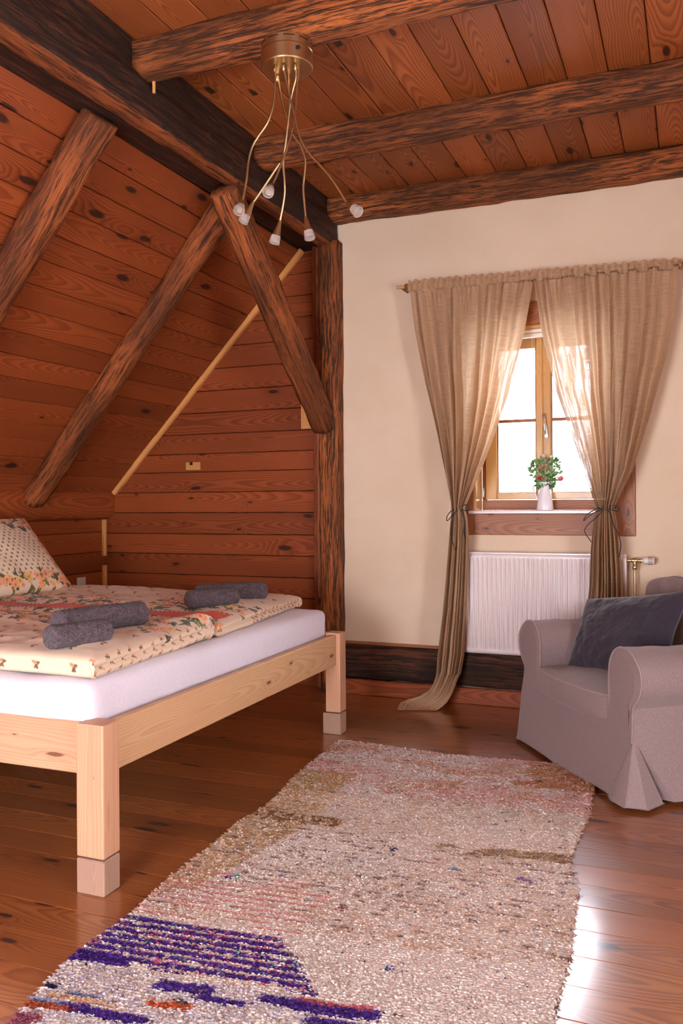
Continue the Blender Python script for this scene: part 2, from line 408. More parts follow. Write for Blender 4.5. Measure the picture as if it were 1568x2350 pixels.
tag(bm_obj('wall_back', bm, M['plaster']), 'plain cream plastered wall behind', 'wall', kind='structure')
# gable wall panelling
S0, S1 = Vector((-4.035, 0, 1.323)), Vector((-2.439, 0, 2.981))   # roof slope line in X,Z
def slopex(z): return S0.x + (z - S0.z) * (S1.x - S0.x) / (S1.z - S0.z)
ga = struct('wall_gable', 'orange brown knotty pine panelled gable end beside the post', 'wall')
box('backing_panel', -4.5, -2.18, YW + .085, YW + .3, 0, 3.4, M['backing'], ga)
zz = [-.02, .132, .29, .436, .582, .721, .871, 1.016, 1.170, 1.317, 1.462, 1.592, 1.733, 1.885, 2.04, 2.195, 2.35, 2.506, 2.651, 2.80, 2.95]
for a, b in zip(zz, zz[1:]):
    xl0 = XK - .02 if a < 1.323 else slopex(a) - .03; xl1 = XK - .02 if b < 1.323 else slopex(b) - .03
    x1 = -2.345; g = .0018; c = .004; off = random.uniform(0, .004)
    if x1 - max(xl0, xl1) < .03: continue
    pv = [(xl0 + .005, a + g, .022), (xl0 + .005, a + g, c), (xl0 + .005, a + g + c, 0), (xl1 + .005, b - g - c, 0), (xl1 + .005, b - g, c), (xl1 + .005, b - g, .022)]
    vv = [(p[0], p[2] + off, p[1]) for p in pv] + [(x1, p[2] + off, p[1]) for p in pv]
    ff = [(k, (k + 1) % 6, (k + 1) % 6 + 6, k + 6) for k in range(6)] + [tuple(range(6))[::-1], tuple(range(6, 12))]
    zm = (a + b) / 2; vv = [(p[0], p[2] - zm, -p[1]) for p in vv]    # local: X grain, Y across, Z towards the room
    mesh_obj('panel_board', vv, ff, M['panel'], ga, mw=Matrix(((1, 0, 0, 0), (0, 0, -1, YW + .05), (0, 1, 0, zm), (0, 0, 0, 1))))
tr = struct('trim_1', 'upright edge strip between gable panelling and old post', 'trim')
box('strip', -2.362, -2.325, YW - .005, YW + .07, 0, 2.96, M['panel'], tr, bev=.004)
box('strip', -2.33, -2.30, YW - .015, YW + .07, 0, 2.94, M['casing'], tr, bev=.003)
# knee wall
kw = struct('wall_left', 'low dark knotty pine knee wall behind the bed head', 'wall')
box('backing_panel', XK - .3, XK - .03, YB - .2, YW + .3, 0, 1.5, M['backing'], kw)
me = board_mesh('panel_board', YW - YB + .1, .1455, .022, .004, M['panel'])
for k in range(8):
    z = .582 + .148 * (k - 4) + .074
    mw = Matrix(((0, 0, 1, XK + random.uniform(-.003, .002)), (1, 0, 0, YB - .05), (0, 1, 0, z), (0, 0, 0, 1)))
    place('panel_board', me, kw, mw)
# boxed eave log
vs_, fs_ = [], []
prof = [(-.12, 1.12), (.0, 1.118), (.05, 1.128), (.085, 1.15), (.10, 1.19), (.103, 1.24), (.10, 1.29), (.094, 1.335), (-.12, 1.36)]
for i in range(31):
    yy = YB + (YW + .05 - YB) * i / 30
    for (a, b) in prof: vs_.append((yy - YB, -(b - 1.24) - .004 * nz(yy, b * 3), a + .006 * nz(yy * .8, b * 2)))
m_ = len(prof)
for i in range(30):
    for k in range(m_ - 1): a = i * m_ + k; fs_.append((a, a + m_, a + m_ + 1, a + 1))
lg = mesh_obj('trim_2', vs_, fs_, M['panel'], smooth=True, mw=Matrix(((0, 0, 1, XK), (1, 0, 0, YB), (0, -1, 0, 1.24), (0, 0, 0, 1))))
tag(lg, 'rounded wooden eave casing along the knee wall top', 'trim', kind='structure')
# sloped ceiling
sl = struct('ceiling_slope', 'sloping knotty pine roof boards above the bed', 'ceiling')
sd = (S1 - S0); sd.normalize(); sn = Vector((sd.z, 0, -sd.x))  # sn points into the room (down right)
pitch = .141; me = board_mesh('roof_board', YW - YB + .1, pitch - .003, .022, .004, M['panel'])
for k in range(-1, 17):
    c = S0 + sd * (pitch * (k + .5)) + sn * random.uniform(-.004, .001)
    if k * pitch > 2.22: break
    mw = Matrix(((0, sd.x, sn.x, c.x), (1, 0, 0, YB - .05), (0, sd.z, sn.z, c.z), (0, 0, 0, 1)))
    place('roof_board', me, sl, mw)
c0 = S0 - sn * .03 - sd * .3; c1 = S0 - sn * .03 + sd * 3.0; c2 = c1 - sn * .1; c3 = c0 - sn * .1
vv = [(p.x, yy, p.z) for yy in (YB - .2, YW + .3) for p in (c0, c1, c2, c3)]
mesh_obj('backing_panel', vv, [(0, 1, 2, 3), (7, 6, 5, 4), (0, 4, 5, 1), (1, 5, 6, 2), (2, 6, 7, 3), (3, 7, 4, 0)], M['backing'], sl)
# light batten on the slope/gable edge and two corner battens
b0 = S0 + sn * .012; b1 = S0 + sd * 2.27 + sn * .012
tb = struct('trim_3', 'pale pine batten up the slope edge of the gable', 'trim')
bm = box_bm(0, 2.27, -.019, .019, -.016, .016, .003)
bm_obj('batten', bm, M['batten'], tb, mw=frame_x((b0.x, YW + .035, b0.z), (b1.x, YW + .035, b1.z), (0, -1, 0)))
tc_ = struct('trim_4', 'two short pale battens in the knee wall corner', 'trim')
box('batten', XK + .0, XK + .028, YW + .022, YW + .05, .845, 1.12, M['batten'], tc_, bev=.003)
box('batten', XK + .0, XK + .028, YW + .022, YW + .05, .35, .775, M['batten'], tc_, bev=.003)

# ================================================================ OLD TIMBER FRAME
PX0, PX1 = -2.298, -2.17
# purlin: rises a little towards the window wall
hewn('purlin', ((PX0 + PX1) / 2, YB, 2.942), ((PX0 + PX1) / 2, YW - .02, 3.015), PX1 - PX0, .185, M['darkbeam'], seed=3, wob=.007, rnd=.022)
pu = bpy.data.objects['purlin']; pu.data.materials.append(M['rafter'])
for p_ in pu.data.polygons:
    if p_.center.z < -.075: p_.material_index = 1  # underside in the lighter rafter wood: bounce light from below put into the colour
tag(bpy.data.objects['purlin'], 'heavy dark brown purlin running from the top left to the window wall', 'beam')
dk = thing('blocking_board', 'dark upright boards between ceiling planks and the purlin', 'board')
for a, b in ((YB, 1.95), (2.09, 2.99), (3.15, 4.06), (4.22, 5.06)):
    box('board', -2.215, -2.190, a, b, 3.03, ZC, M['darkbeam'], dk)
# filler strip between purlin and slope
fs1 = thing('filler_board', 'dark brown filler board between purlin and slope boards', 'board')
mw = frame_x((-2.398, YB, 2.898), (-2.352, YW, 2.966), Vector((-.16, 0, -1)))
bm_obj('board', box_bm(0, YW - YB, -.115, .115, -.012, .012, .003), M['darkbeam'], fs1, mw=mw)
# ceiling joists
for i, (yy, lab) in enumerate(((1.99, 'rough brown ceiling joist out of sight above the bed foot'), (3.065, 'rough brown ceiling joist that carries the brass lamp'),
                          (4.14, 'rough brown ceiling joist halfway between lamp and window wall'), (5.13, 'rough brown ceiling joist lying along the top of the window wall'))):
    o = hewn('ceiling_joist', (-2.205, yy, 3.145), (XR, yy, 3.130 if i < 3 else 3.122), .145, .158, M['beam'], seed=11 + i * 5, wob=.007, rnd=.022)
    tag(o, lab, 'beam', 'ceiling joists')
pg = bm_obj('wooden_peg', lathe([(0, 0), (.007, 0), (.007, .05), (0, .05)], 8), M['batten'], mw=Matrix.Translation((-2.15, 3.09, 3.015)))
tag(pg, 'small wooden peg under the end of the lamp joist', 'peg')
# post and brace
o = hewn('timber_post', (-2.215, YW - .035, 0), (-2.215, YW - .035, 2.95), .145, .13, M['beam'], up=(0, -1, 0), seed=31, wob=.006, rnd=.02)
tag(o, 'old dark brown upright post between panelled gable and plastered wall', 'post')
o = hewn('knee_brace', (-2.255, 3.86, 2.875), (-2.25, 5.13, 1.745), .145, .155, M['rafter'], up=(0, -1, -1), seed=41, wob=.009, rnd=.03)
tag(o, 'old brown diagonal brace from the purlin down to the post', 'brace')
# rafters
for i, (yy, lab, wd) in enumerate(((3.03, 'rough brown rafter at the upper left, meeting the purlin near the picture edge', .155),
                               (4.19, 'rough brown rafter behind the brace, running down to the eave casing', .145))):
    a = S0 + sd * 2.24 + sn * .05; b = S0 - sd * .04 + sn * .045; y2 = yy + .20
    if i == 0: a = S0 + sd * 2.30 + sn * .075
    o = hewn('rafter', (a.x, yy, a.z), (b.x, y2, b.z), wd, .13, M['rafter'], up=sn, seed=51 + 7 * i, wob=.009, rnd=.03)
    tag(o, lab, 'rafter', 'rafters over the bed')
wb = box('wood_block', -2.462, -2.372, YW + .015, YW + .05, 1.735, 2.12, M['batten'], bev=.003)
tag(wb, 'short light pine board upright on the gable beside the brace foot', 'board')
cl = thing('wooden_cleat', 'small pale wooden cleat with a notch on the gable panelling', 'cleat', (-3.33, YW + .05, 1.505))
box('plate', -.06, .06, -.02, 0, -.028, .028, M['batten'], cl, bev=.003)
box('knob', -.02, .0, -.032, -.02, .006, .028, M['dark'], cl, bev=.003)
# skirting under the window
sk = hewn('baseboard_front', (-2.14, YW - .04, .205), (XR, YW - .04, .205), .10, .215, M['sole'], seed=61, wob=.008, rnd=.02)
tag(sk, 'dark rough timber sole plate along the foot of the plastered wall', 'skirting', kind='structure')
st = struct('baseboard_front_trim', 'smooth orange brown skirting strip on the floor', 'skirting')
box('skirting_board', -2.14, XR, YW - .115, YW - .09, 0, .098, M['panel'], st, bev=.004)
box('ledge_strip', -2.14, XR, YW - .05, YW, .312, .326, M['casing'], st, bev=.004)

# ================================================================ WINDOW
wi = struct('window_1', 'pine casement window in a deep reveal', 'window')
YF = 5.37
box('casing_board', WX0 - .145, WX0, YW - .008, YW + .02, 1.028, 2.446, M['casing'], wi, bev=.004)
box('casing_board', WX1, WX1 + .145, YW - .008, YW + .02, 1.028, 2.446, M['casing'], wi, bev=.004)
box('casing_board', WX0, WX1, YW - .010, YW + .02, 2.30, 2.446, M['casing'], wi, bev=.004)
box('apron_board', WX0, WX1, YW - .010, YW + .02, 1.030, 1.160, M['casing'], wi, bev=.004)
box('window_sill', WX0 - .03, WX1 + .03, YW - .022, YF, 1.160, 1.180, M['white_metal'], wi, bev=.004)
box('reveal_board', WX0, WX0 + .014, YW - .004, YF, 1.18, WZ1, M['window'], wi)
box('reveal_board', WX1 - .014, WX1, YW - .004, YF, 1.18, WZ1, M['window'], wi)
box('reveal_board', WX0, WX1, YW - .004, YF, WZ1 - .014, WZ1, M['window'], wi)
fr = bpy.data.objects.new('window_frame', None); COL.objects.link(fr); fr.parent = wi
box('frame_rail', WX0 + .014, WX1 - .014, YF, YF + .07, 1.18, 1.245, M['casing'], fr, bev=.004)
box('frame_rail', WX0 + .014, WX1 - .014, YF, YF + .07, 2.272, WZ1, M['window'], fr, bev=.004)
box('frame_stile', WX0 + .014, -1.232, YF, YF + .07, 1.245, 2.272, M['casing'], fr, bev=.004)
box('frame_stile', -.498, WX1 - .014, YF, YF + .07, 1.245, 2.272, M['casing'], fr, bev=.004)
def sash(x0, x1, sl_, sr, handle):
    s = bpy.data.objects.new('sash', None); COL.objects.link(s); s.parent = wi
    ya, yb = YF - .015, YF + .045
    box('sash_stile', x0, x0 + sl_, ya, yb, 1.247, 2.270, M['window'], s, bev=.005)
    box('sash_stile', x1 - sr, x1, ya, yb, 1.247, 2.270, M['window'], s, bev=.005)
    box('sash_rail', x0 + sl_, x1 - sr, ya + .001, yb, 1.247, 1.293, M['window'], s, bev=.005)
    box('sash_rail', x0 + sl_, x1 - sr, ya + .001, yb, 2.19, 2.270, M['window'], s, bev=.005)
    box('muntin', x0 + sl_, x1 - sr, YF + .006, YF + .034, 1.733, 1.753, M['casing'], s, bev=.003)
    for a, b in ((x0 + sl_, x0 + sl_ + .008), (x1 - sr - .008, x1 - sr)):
        box('glazing_bead', a, b, YF + .004, YF + .030, 1.293, 2.19, M['casing'], s)
    for a, b in ((1.293, 1.733), (1.753, 2.19)):
        box('pane', x0 + sl_, x1 - sr, YF + .018, YF + .022, a, b, M['glass'], s)
    return s
sash(-1.231, -.868, .073, .042, False); s2 = sash(-.868, -.499, .048, .073, True)
hd = bpy.data.objects.new('window_handle', None); COL.objects.link(hd); hd.parent = wi
bm_obj('handle_plate', box_bm(-.861, -.833, YF - .024, YF - .014, 1.625, 1.70, .006, 3), M['steel'], hd, True)
bm_obj('handle_lever', tube([(-.847, YF - .02, 1.655), (-.847, YF - .05, 1.655), (-.849, YF - .056, 1.67), (-.853, YF - .056, 1.71), (-.858, YF - .056, 1.775)], [.008, .008, .009, .009, .007], 10), M['steel'], hd, True)
bm_obj('hinge', box_bm(-1.251, -1.238, YF - .02, YF - .004, 1.262, 1.325, .004, 2), M['steel'], wi, True)
bm_obj('hinge', box_bm(-1.251, -1.238, YF - .02, YF - .004, 2.18, 2.24, .004, 2), M['steel'], wi, True)
bl = thing('window_blind', 'slim white blind rail drawn up at the top of the window reveal', 'blind', (-.865, YW + .05, 2.285))
box('headrail', -.385, .385, -.018, .018, -.022, .0, M['blind'], bl, bev=.004)
box('folded_shade', -.38, .38, -.014, .014, -.05, -.024, M['blind'], bl, bev=.006)
bm_obj('pull_cord', tube([(-.045, -.015, -.03), (-.045, -.015, -.16)], .0012, 5), M['blind'], bl)

# ================================================================ RADIATOR
ra = thing('radiator', 'white ribbed panel radiator under the window sill', 'radiator', (0, 0, 0))
RX0, RX1, RZ0, RZ1, RY = -1.335, -.362, .315, .922, 5.078
npitch = 34; pw = (RX1 - RX0 - .03) / npitch; zs = [RZ0, RZ0 + .006, RZ0 + .024, RZ0 + .032, RZ0 + .05, RZ1 - .05, RZ1 - .03, RZ1 - .022, RZ1 - .006, RZ1]
hz = [0, 0, 0, .25, 1, 1, .25, 0, 0, 0]; yo = [.012, 0, 0, 0, 0, 0, 0, 0, 0, .012]
vv, ff = [], []; nx = npitch * 8 + 3
xs = [RX0] + [RX0 + .015 + pw * i / 8 for i in range(npitch * 8 + 1)] + [RX1]
for j, z in enumerate(zs):
    for i, x in enumerate(xs):
        ph = ((i - 1) % 8) / 8 if 0 < i < len(xs) - 1 else 0
        a = .5 - .5 * cos(2 * pi * ph); a = a ** 1.6
        vv.append((x, RY + yo[j] + .012 * a * hz[j], z))
for j in range(len(zs) - 1):
    for i in range(len(xs) - 1): q = j * len(xs) + i; ff.append((q, q + 1, q + 1 + len(xs), q + len(xs)))
mesh_obj('front_panel', vv, ff, M['white_metal'], ra, smooth=True)
box('back_panel', RX0, RX1, 5.145, 5.16, RZ0, RZ1, M['white_metal'], ra)
box('side_cover', RX0, RX0 + .003, RY + .008, 5.16, RZ0, RZ1, M['white_metal'], ra)
box('side_cover', RX1 - .003, RX1, RY + .008, 5.16, RZ0, RZ1, M['white_metal'], ra)
bm = bmesh.new()
box_bm(RX0, RX1, RY + .01, RY + .022, RZ1 - .004, RZ1 + .006, bm=bm); box_bm(RX0, RX1, 5.14, 5.155, RZ1 - .004, RZ1 + .006, bm=bm)
n = 70
for i in range(n + 1):
    x = RX0 + (RX1 - RX0 - .005) * i / n; box_bm(x, x + .0045, RY + .022, 5.14, RZ1 - .004, RZ1 + .005, bm=bm)
bm_obj('top_grille', bm, M['white_metal'], ra)
va = thing('radiator_valve', 'brass radiator valve with a white thermostat head and copper pipe', 'valve', (-.319, 5.125, .893))
RYm = Matrix.Rotation(radians(90), 4, 'Y')
bm = lathe([(0, -.046), (.013, -.046), (.013, -.034), (.009, -.032), (.009, -.018), (.014, -.014), (.014, .012), (.010, .016), (.010, .03), (.014, .032), (.014, .04), (0, .04)], 12, mw=RYm)
lathe([(0, -.052), (.012, -.052), (.015, -.045), (.015, -.034), (.012, -.03), (.011, 0), (0, .001)], 10, bm=bm)
bm_obj('valve_body', bm, M['brass'], va, True, auto=35)
bm_obj('supply_pipe', tube([(0, 0, -.04), (0, 0, -.890)], .0075, 12), M['brass'], va, True, auto=40)
bm = lathe([(0, .036), (.013, .036), (.013, .046), (.020, .048), (.0215, .056), (.022, .10), (.019, .106), (0, .107)], 24, mw=RYm)
bm_obj('thermostat_head', bm, M['whiteplastic'], va, True, auto=35)
bm = bmesh.new()
for k in range(16):
    a = 2 * pi * k / 16; R_ = Matrix.Rotation(a, 4, 'X')
    b2 = box_bm(.072, .098, -.0012, .0012, .0205, .0224); bmesh.ops.transform(b2, matrix=R_, verts=b2.verts); tm = bpy.data.meshes.new('x'); b2.to_mesh(tm); bm.from_mesh(tm); b2.free(); bpy.data.meshes.remove(tm)
hd_ = [o for o in va.children if o.name.startswith('thermostat')][0]
bm_obj('grip_slots', bm, M['dark'], hd_)

# ================================================================ CURTAINS
YC = 5.055
rodt = thing('curtain_rod', 'slim wooden curtain rod with carved rings above the window', 'curtain rod', (0, YC, 0))
bm_obj('rod', tube([(-1.715, 0, 2.580), (.02, 0, 2.534)], .011, 12), M['window'], rodt, True, auto=50)
for xx, zz_ in ((-1.652, 2.578), (-.048, 2.536)):
    bm = bmesh.new()
    for q in range(5): lathe([(.012, -.012 + q * .006), (.021 - abs(q - 2) * .002, -.009 + q * .006), (.012, -.006 + q * .006)], 18, bm=bm, mw=Matrix.Translation((xx, 0, zz_)) @ RYm)
    bm_obj('carved_ring', bm, M['casing'], rodt, True)
bm_obj('bracket', tube([(-1.69, .0, 2.579), (-1.69, .14, 2.579)], .008, 8), M['casing'], rodt, True)
bm_obj('bracket', tube([(-.03, .0, 2.535), (-.03, .14, 2.535)], .008, 8), M['casing'], rodt, True)

def interp(pts, z):
    """x at height z from a list of (x, z) sorted by falling z"""
    if z >= pts[0][1]: return pts[0][0]
    for a, b in zip(pts, pts[1:]):
        if a[1] >= z >= b[1]:
            return a[0] + (b[0] - a[0]) * (a[1] - z) / (a[1] - b[1])
    return pts[-1][0]
def curtain(name, label, L, R, ztie, zrod_fn, path_tail, seed, npl, zend, fan=None):
    NU, rows = 240, []
    z = 2.64
    zl = []
    ztop = .035
    zv = [ztop - i * .008 for i in range(9)]      # header: offsets above the rod
    verts, uvs = [], []
    def sm(a): a = min(1, max(0, a)); return a * a * (3 - 2 * a)
    nrow = 0
    rnd = random.Random(seed)
    phs = [rnd.uniform(-.35, .35) for _ in range(npl + 2)]
    def pleat(u, amt):
        s = u * npl; k = int(s); f_ = s - k
        w_ = sin(2 * pi * (s + phs[k] * (1 - f_) + phs[k + 1] * f_))
        return w_ * amt
    levels = [('h', o_) for o_ in zv]
    zz2 = 2.535
    while zz2 > zend: levels.append(('z', zz2)); zz2 -= .0145
    for i, t_ in enumerate(path_tail): levels.append(('t', i))
    vacc = 0; prevz = 2.62
    for kind, val in levels:
        for i in range(NU + 1):
            u = i / NU
            if kind == 'h':
                xl, xr = L[0][0], R[0][0]; x = xl + (xr - xl) * u; zr = zrod_fn(x)
                z = zr + val + .007 * sin(u * 95 + seed) * (val > .012) + .004 * nz(u * 60, val * 60, seed)
                if val > .014: yo_ = .004 * sin(u * 150 + seed) + .004 * nz(u * 50, seed) - .008
                else: yo_ = -.014 - .004 * sin(u * 150 + seed)
                x += .003 * sin(u * 150 + seed + 1)
                if i in (0,): z -= .0
                y_ = YC + yo_
            elif kind == 'z':
                z = val
                xl, xr = interp(L, z), interp(R, z)
                drop = (2.55 - z) / (2.55 - ztie)
                if z >= ztie:
                    g = sm(drop * 1.15); amt = .017 + .026 * g * (1 - .55 * sm((drop - .8) / .2))
                    n2 = .010 * nz(u * 6, z * 2.2, seed)
                else:
                    g = sm((ztie - z) / .25); amt = .020 + .014 * g; n2 = .008 * nz(u * 4, z * 2, seed)
                # early gathers near the header die out
                gat = .004 * sin(u * 150 + seed) * max(0, 1 - (2.535 - z) / .12)
                p = pleat(u, 1.0)
                x = xl + (xr - xl) * (u + .35 / npl * cos(2 * pi * u * npl) * min(1, drop) * (u * (1 - u)) * 4 * .6)
                if fan: x += fan(u, z)
                y_ = YC - .014 + p * amt + n2 + gat - .035 * sm((1.9 - z) / .7) * (z < ztie + .7)
            else:
                a, b, c, d = path_tail[val]     # left point, right point, pleat amount, sag
                A, B = Vector(a), Vector(b); P = A.lerp(B, u); p = pleat(u, c)
                x, y_, z = P.x, P.y + p * .6, max(.004, P.z + abs(p) * .8 + d * sin(pi * u))
            verts.append((x, y_, z)); uvs.append((u, (2.64 - z)))
        nrow += 1
    ff = []
    for j in range(nrow - 1):
        for i in range(NU): q = j * (NU + 1) + i; ff.append((q, q + NU + 1, q + NU + 2, q + 1))
    me = bpy.data.meshes.new('cloth_panel'); me.from_pydata(verts, [], ff); me.materials.append(M['linen'])
    me.polygons.foreach_set('use_smooth', [True] * len(ff))
    uvl = me.uv_layers.new(name='UVMap'); wdt = 1.15
    arr = np.array([(uvs[l.vertex_index][0] * wdt, uvs[l.vertex_index][1]) for l in me.loops], dtype=np.float32).ravel()
    uvl.data.foreach_set('uv', arr)
    o = bpy.data.objects.new(name, me); COL.objects.link(o); tag(o, label, 'curtain', 'linen curtains'); me.update()
    return o
zrod = lambda x: 2.580 + (x + 1.715) * (2.534 - 2.580) / 1.735
LL = [(-1.640, 2.60), (-1.626, 2.558), (-1.594, 2.297), (-1.531, 1.969), (-1.445, 1.615), (-1.391, 1.373), (-1.357, 1.200), (-1.366, 1.133), (-1.393, .840), (-1.419, .572), (-1.454, .302), (-1.462, .2)]
LR = [(-.858, 2.60), (-.868, 2.532), (-.921, 2.241), (-1.014, 1.886), (-1.121, 1.578), (-1.215, 1.344), (-1.278, 1.199), (-1.263, 1.133), (-1.255, 1.001), (-1.266, .710), (-1.278, .498), (-1.290, .312), (-1.31, .2)]
RL = [(-.862, 2.60), (-.861, 2.531), (-.820, 2.233), (-.735, 1.870), (-.638, 1.588), (-.566, 1.360), (-.515, 1.197), (-.529, 1.134), (-.545, .959), (-.553, .759), (-.566, .633), (-.59, .05)]
RR = [(-.060, 2.60), (-.074, 2.532), (-.094, 2.269), (-.140, 2.031), (-.222, 1.720), (-.317, 1.405), (-.418, 1.196), (-.405, 1.134), (-.390, .986), (-.379, .838), (-.371, .641), (-.36, .05)]
tailL = [((-1.470, 5.01, .16), (-1.322, 4.99, .17), .022, 0), ((-1.485, 4.99, .11), (-1.336, 4.965, .12), .020, 0), ((-1.51, 4.97, .07), (-1.352, 4.94, .075), .018, 0),
         ((-1.56, 4.945, .045), (-1.37, 4.91, .04), .014, 0), ((-1.62, 4.91, .032), (-1.392, 4.885, .018), .010, .004), ((-1.655, 4.87, .02), (-1.408, 4.868, .008), .007, .004),
         ((-1.645, 4.81, .012), (-1.415, 4.855, .004), .004, .004), ((-1.63, 4.76, .006), (-1.42, 4.842, .003), .002, .003)]
curtain('curtain', 'beige linen curtain on the left of the window, its hem trailing on the floor', LL, LR, 1.19, zrod, tailL, 1.3, 7, .2)
curtain('curtain', 'beige linen curtain on the right of the window, hanging down behind the armchair', RL, RR, 1.19, zrod, [], 4.7, 8, .02)

def tie(cx, cz, w_, label, seed, drops):
    tt = thing('curtain_tie', label, 'tie', (cx, YC - .045, cz), group='curtain ties')
    pts = [(w_ * cos(a) , .028 * sin(a) + .02, .006 * cos(a * 2)) for a in [2 * pi * k / 24 for k in range(24)]]
    bm_obj('cord_loop', tube(pts, .0028, 6, closed=True), M['cord'], tt, True)
    pts2 = [(w_ * 1.02 * cos(a), .028 * sin(a) + .02, .007 + .004 * sin(a * 3)) for a in [2 * pi * k / 24 for k in range(24)]]
    bm_obj('cord_loop', tube(pts2, .0025, 6, closed=True), M['cord'], tt, True)
    bm_obj('knot', lathe([(0, -.009), (.007, -.006), (.009, 0), (.007, .006), (0, .009)], 8, mw=Matrix.Translation((0, -.014, 0))), M['cord'], tt, True)
    for pl_ in drops:
        bm_obj('cord_end', tube(spline([(0, -.014, 0)] + pl_, 6), .0028, 6), M['cord'], tt, True)
tie(-1.318, 1.196, .043, 'black cord tied in a bow round the left curtain', 1,
    [[(-.03, -.03, -.01), (-.06, -.035, -.045), (-.062, -.03, -.075), (-.03, -.028, -.04), (0, -.018, -.004)],
     [(.03, -.03, .015), (.06, -.03, .02), (.07, -.03, -.01), (.04, -.028, -.012), (0, -.018, 0)],
     [(-.025, -.03, -.05), (-.04, -.035, -.13), (-.03, -.035, -.2), (-.012, -.03, -.25)],
     [(.03, -.03, -.02), (.048, -.035, -.08), (.042, -.035, -.14), (.05, -.03, -.18)]])
tie(-.467, 1.193, .056, 'black cord tied in a bow round the right curtain', 2,
    [[(-.05, -.03, -.005), (-.10, -.035, -.04), (-.115, -.03, -.07), (-.07, -.03, -.03), (0, -.018, 0)],
     [(.04, -.03, .018), (.075, -.035, .005), (.07, -.03, -.015), (.03, -.026, -.008), (0, -.018, 0)],
     [(-.045, -.03, -.05), (-.09, -.035, -.09), (-.11, -.035, -.13), (-.075, -.03, -.19)],
     [(.03, -.04, -.03), (.045, -.045, -.09), (.075, -.045, -.15), (.085, -.045, -.21), (.075, -.04, -.27)]])

# ================================================================ PITCHER AND FLOWERS
pt = thing('pitcher', 'white enamel pitcher holding flowers on the window sill', 'pitcher', (-.845, 5.275, 1.18))
prof = [(0, .0), (.050, 0), (.0505, .008), (.046, .05), (.039, .10), (.034, .135), (.036, .158), (.041, .172)]
bm = bmesh.new(); n = 32; rings = []
for r, z in prof + [(.039, .171), (.033, .135), (.036, .10), (.0, .09)]:
    if r == 0: rings.append([bm.verts.new((0, 0, z))]); continue
    ring = []
    for k in range(n):
        a = 2 * pi * k / n; sp_ = max(0, cos(a)) ** 8 * max(0, (z - .135) / .037) if z > .135 else 0
        ring.append(bm.verts.new((r * cos(a) + .018 * sp_, r * sin(a), z + .006 * sp_)))
    rings.append(ring)
for A, B in zip(rings, rings[1:]):
    for k in range(n):
        if len(A) == 1: bm.faces.new((A[0], B[k], B[(k + 1) % n]))
        elif len(B) == 1: bm.faces.new((A[k], A[(k + 1) % n], B[0]))
        else: bm.faces.new((A[k], A[(k + 1) % n], B[(k + 1) % n], B[k]))
bm_obj('body', bm, M['ceramic'], pt, True, auto=50)
bm_obj('handle', tube(spline([(-.037, 0, .150), (-.062, 0, .152), (-.070, 0, .135), (-.062, 0, .10), (-.043, 0, .062)], 6), .007, 8), M['ceramic'], pt, True)
bq = thing('flower_bouquet', 'small bunch of pink and white roses with green leaves in the white pitcher', 'bouquet', (-.845, 5.275, 1.30))
MG = plain('leaf_green', (.06, .20, .04), .6, .3, Transmission_Weight=0.0); MG2 = plain('leaf_pale', (.24, .38, .16), .6, .3)
MP = [plain('petal_pink', (.85, .32, .36), .7), plain('petal_pale_pink', (.90, .62, .62), .7), plain('petal_white', (.88, .82, .78), .7), plain('petal_red', (.75, .10, .13), .7)]
def rose(pos, r, mat, parent, sd_):
    rn = random.Random(sd_); bm = bmesh.new()
    for ring_, (cnt, tilt, rr) in enumerate(((3, 1.25, .45), (5, .85, .75), (7, .45, 1.0))):
        for k in range(cnt):
            a = 2 * pi * k / cnt + ring_ * .6 + rn.uniform(-.1, .1); R_ = Matrix.Rotation(a, 4, 'Z') @ Matrix.Rotation(-tilt, 4, 'Y')
            pp = []
            for (u_, v_) in ((0, 0), (.5, -.45), (.95, -.3), (1.08, 0), (.95, .3), (.5, .45)):
                pp.append(bm.verts.new(R_ @ Vector((u_ * r * rr, v_ * r * rr * 1.3, .18 * r * (1 - abs(v_) * 2) * (u_ > .3)))))
            cv = bm.verts.new(R_ @ Vector((.55 * r * rr, 0, -.12 * r)))
            for q in range(6): bm.faces.new((pp[q], pp[(q + 1) % 6], cv))
    dirv = Vector((rn.uniform(-.5, .5), -1.0, rn.uniform(.3, .9))).normalized()
    mw_ = Matrix.Translation(pos) @ dirv.to_track_quat('Z', 'Y').to_matrix().to_4x4()
    return bm_obj('flower', bm, mat, parent, False, mw=mw_)
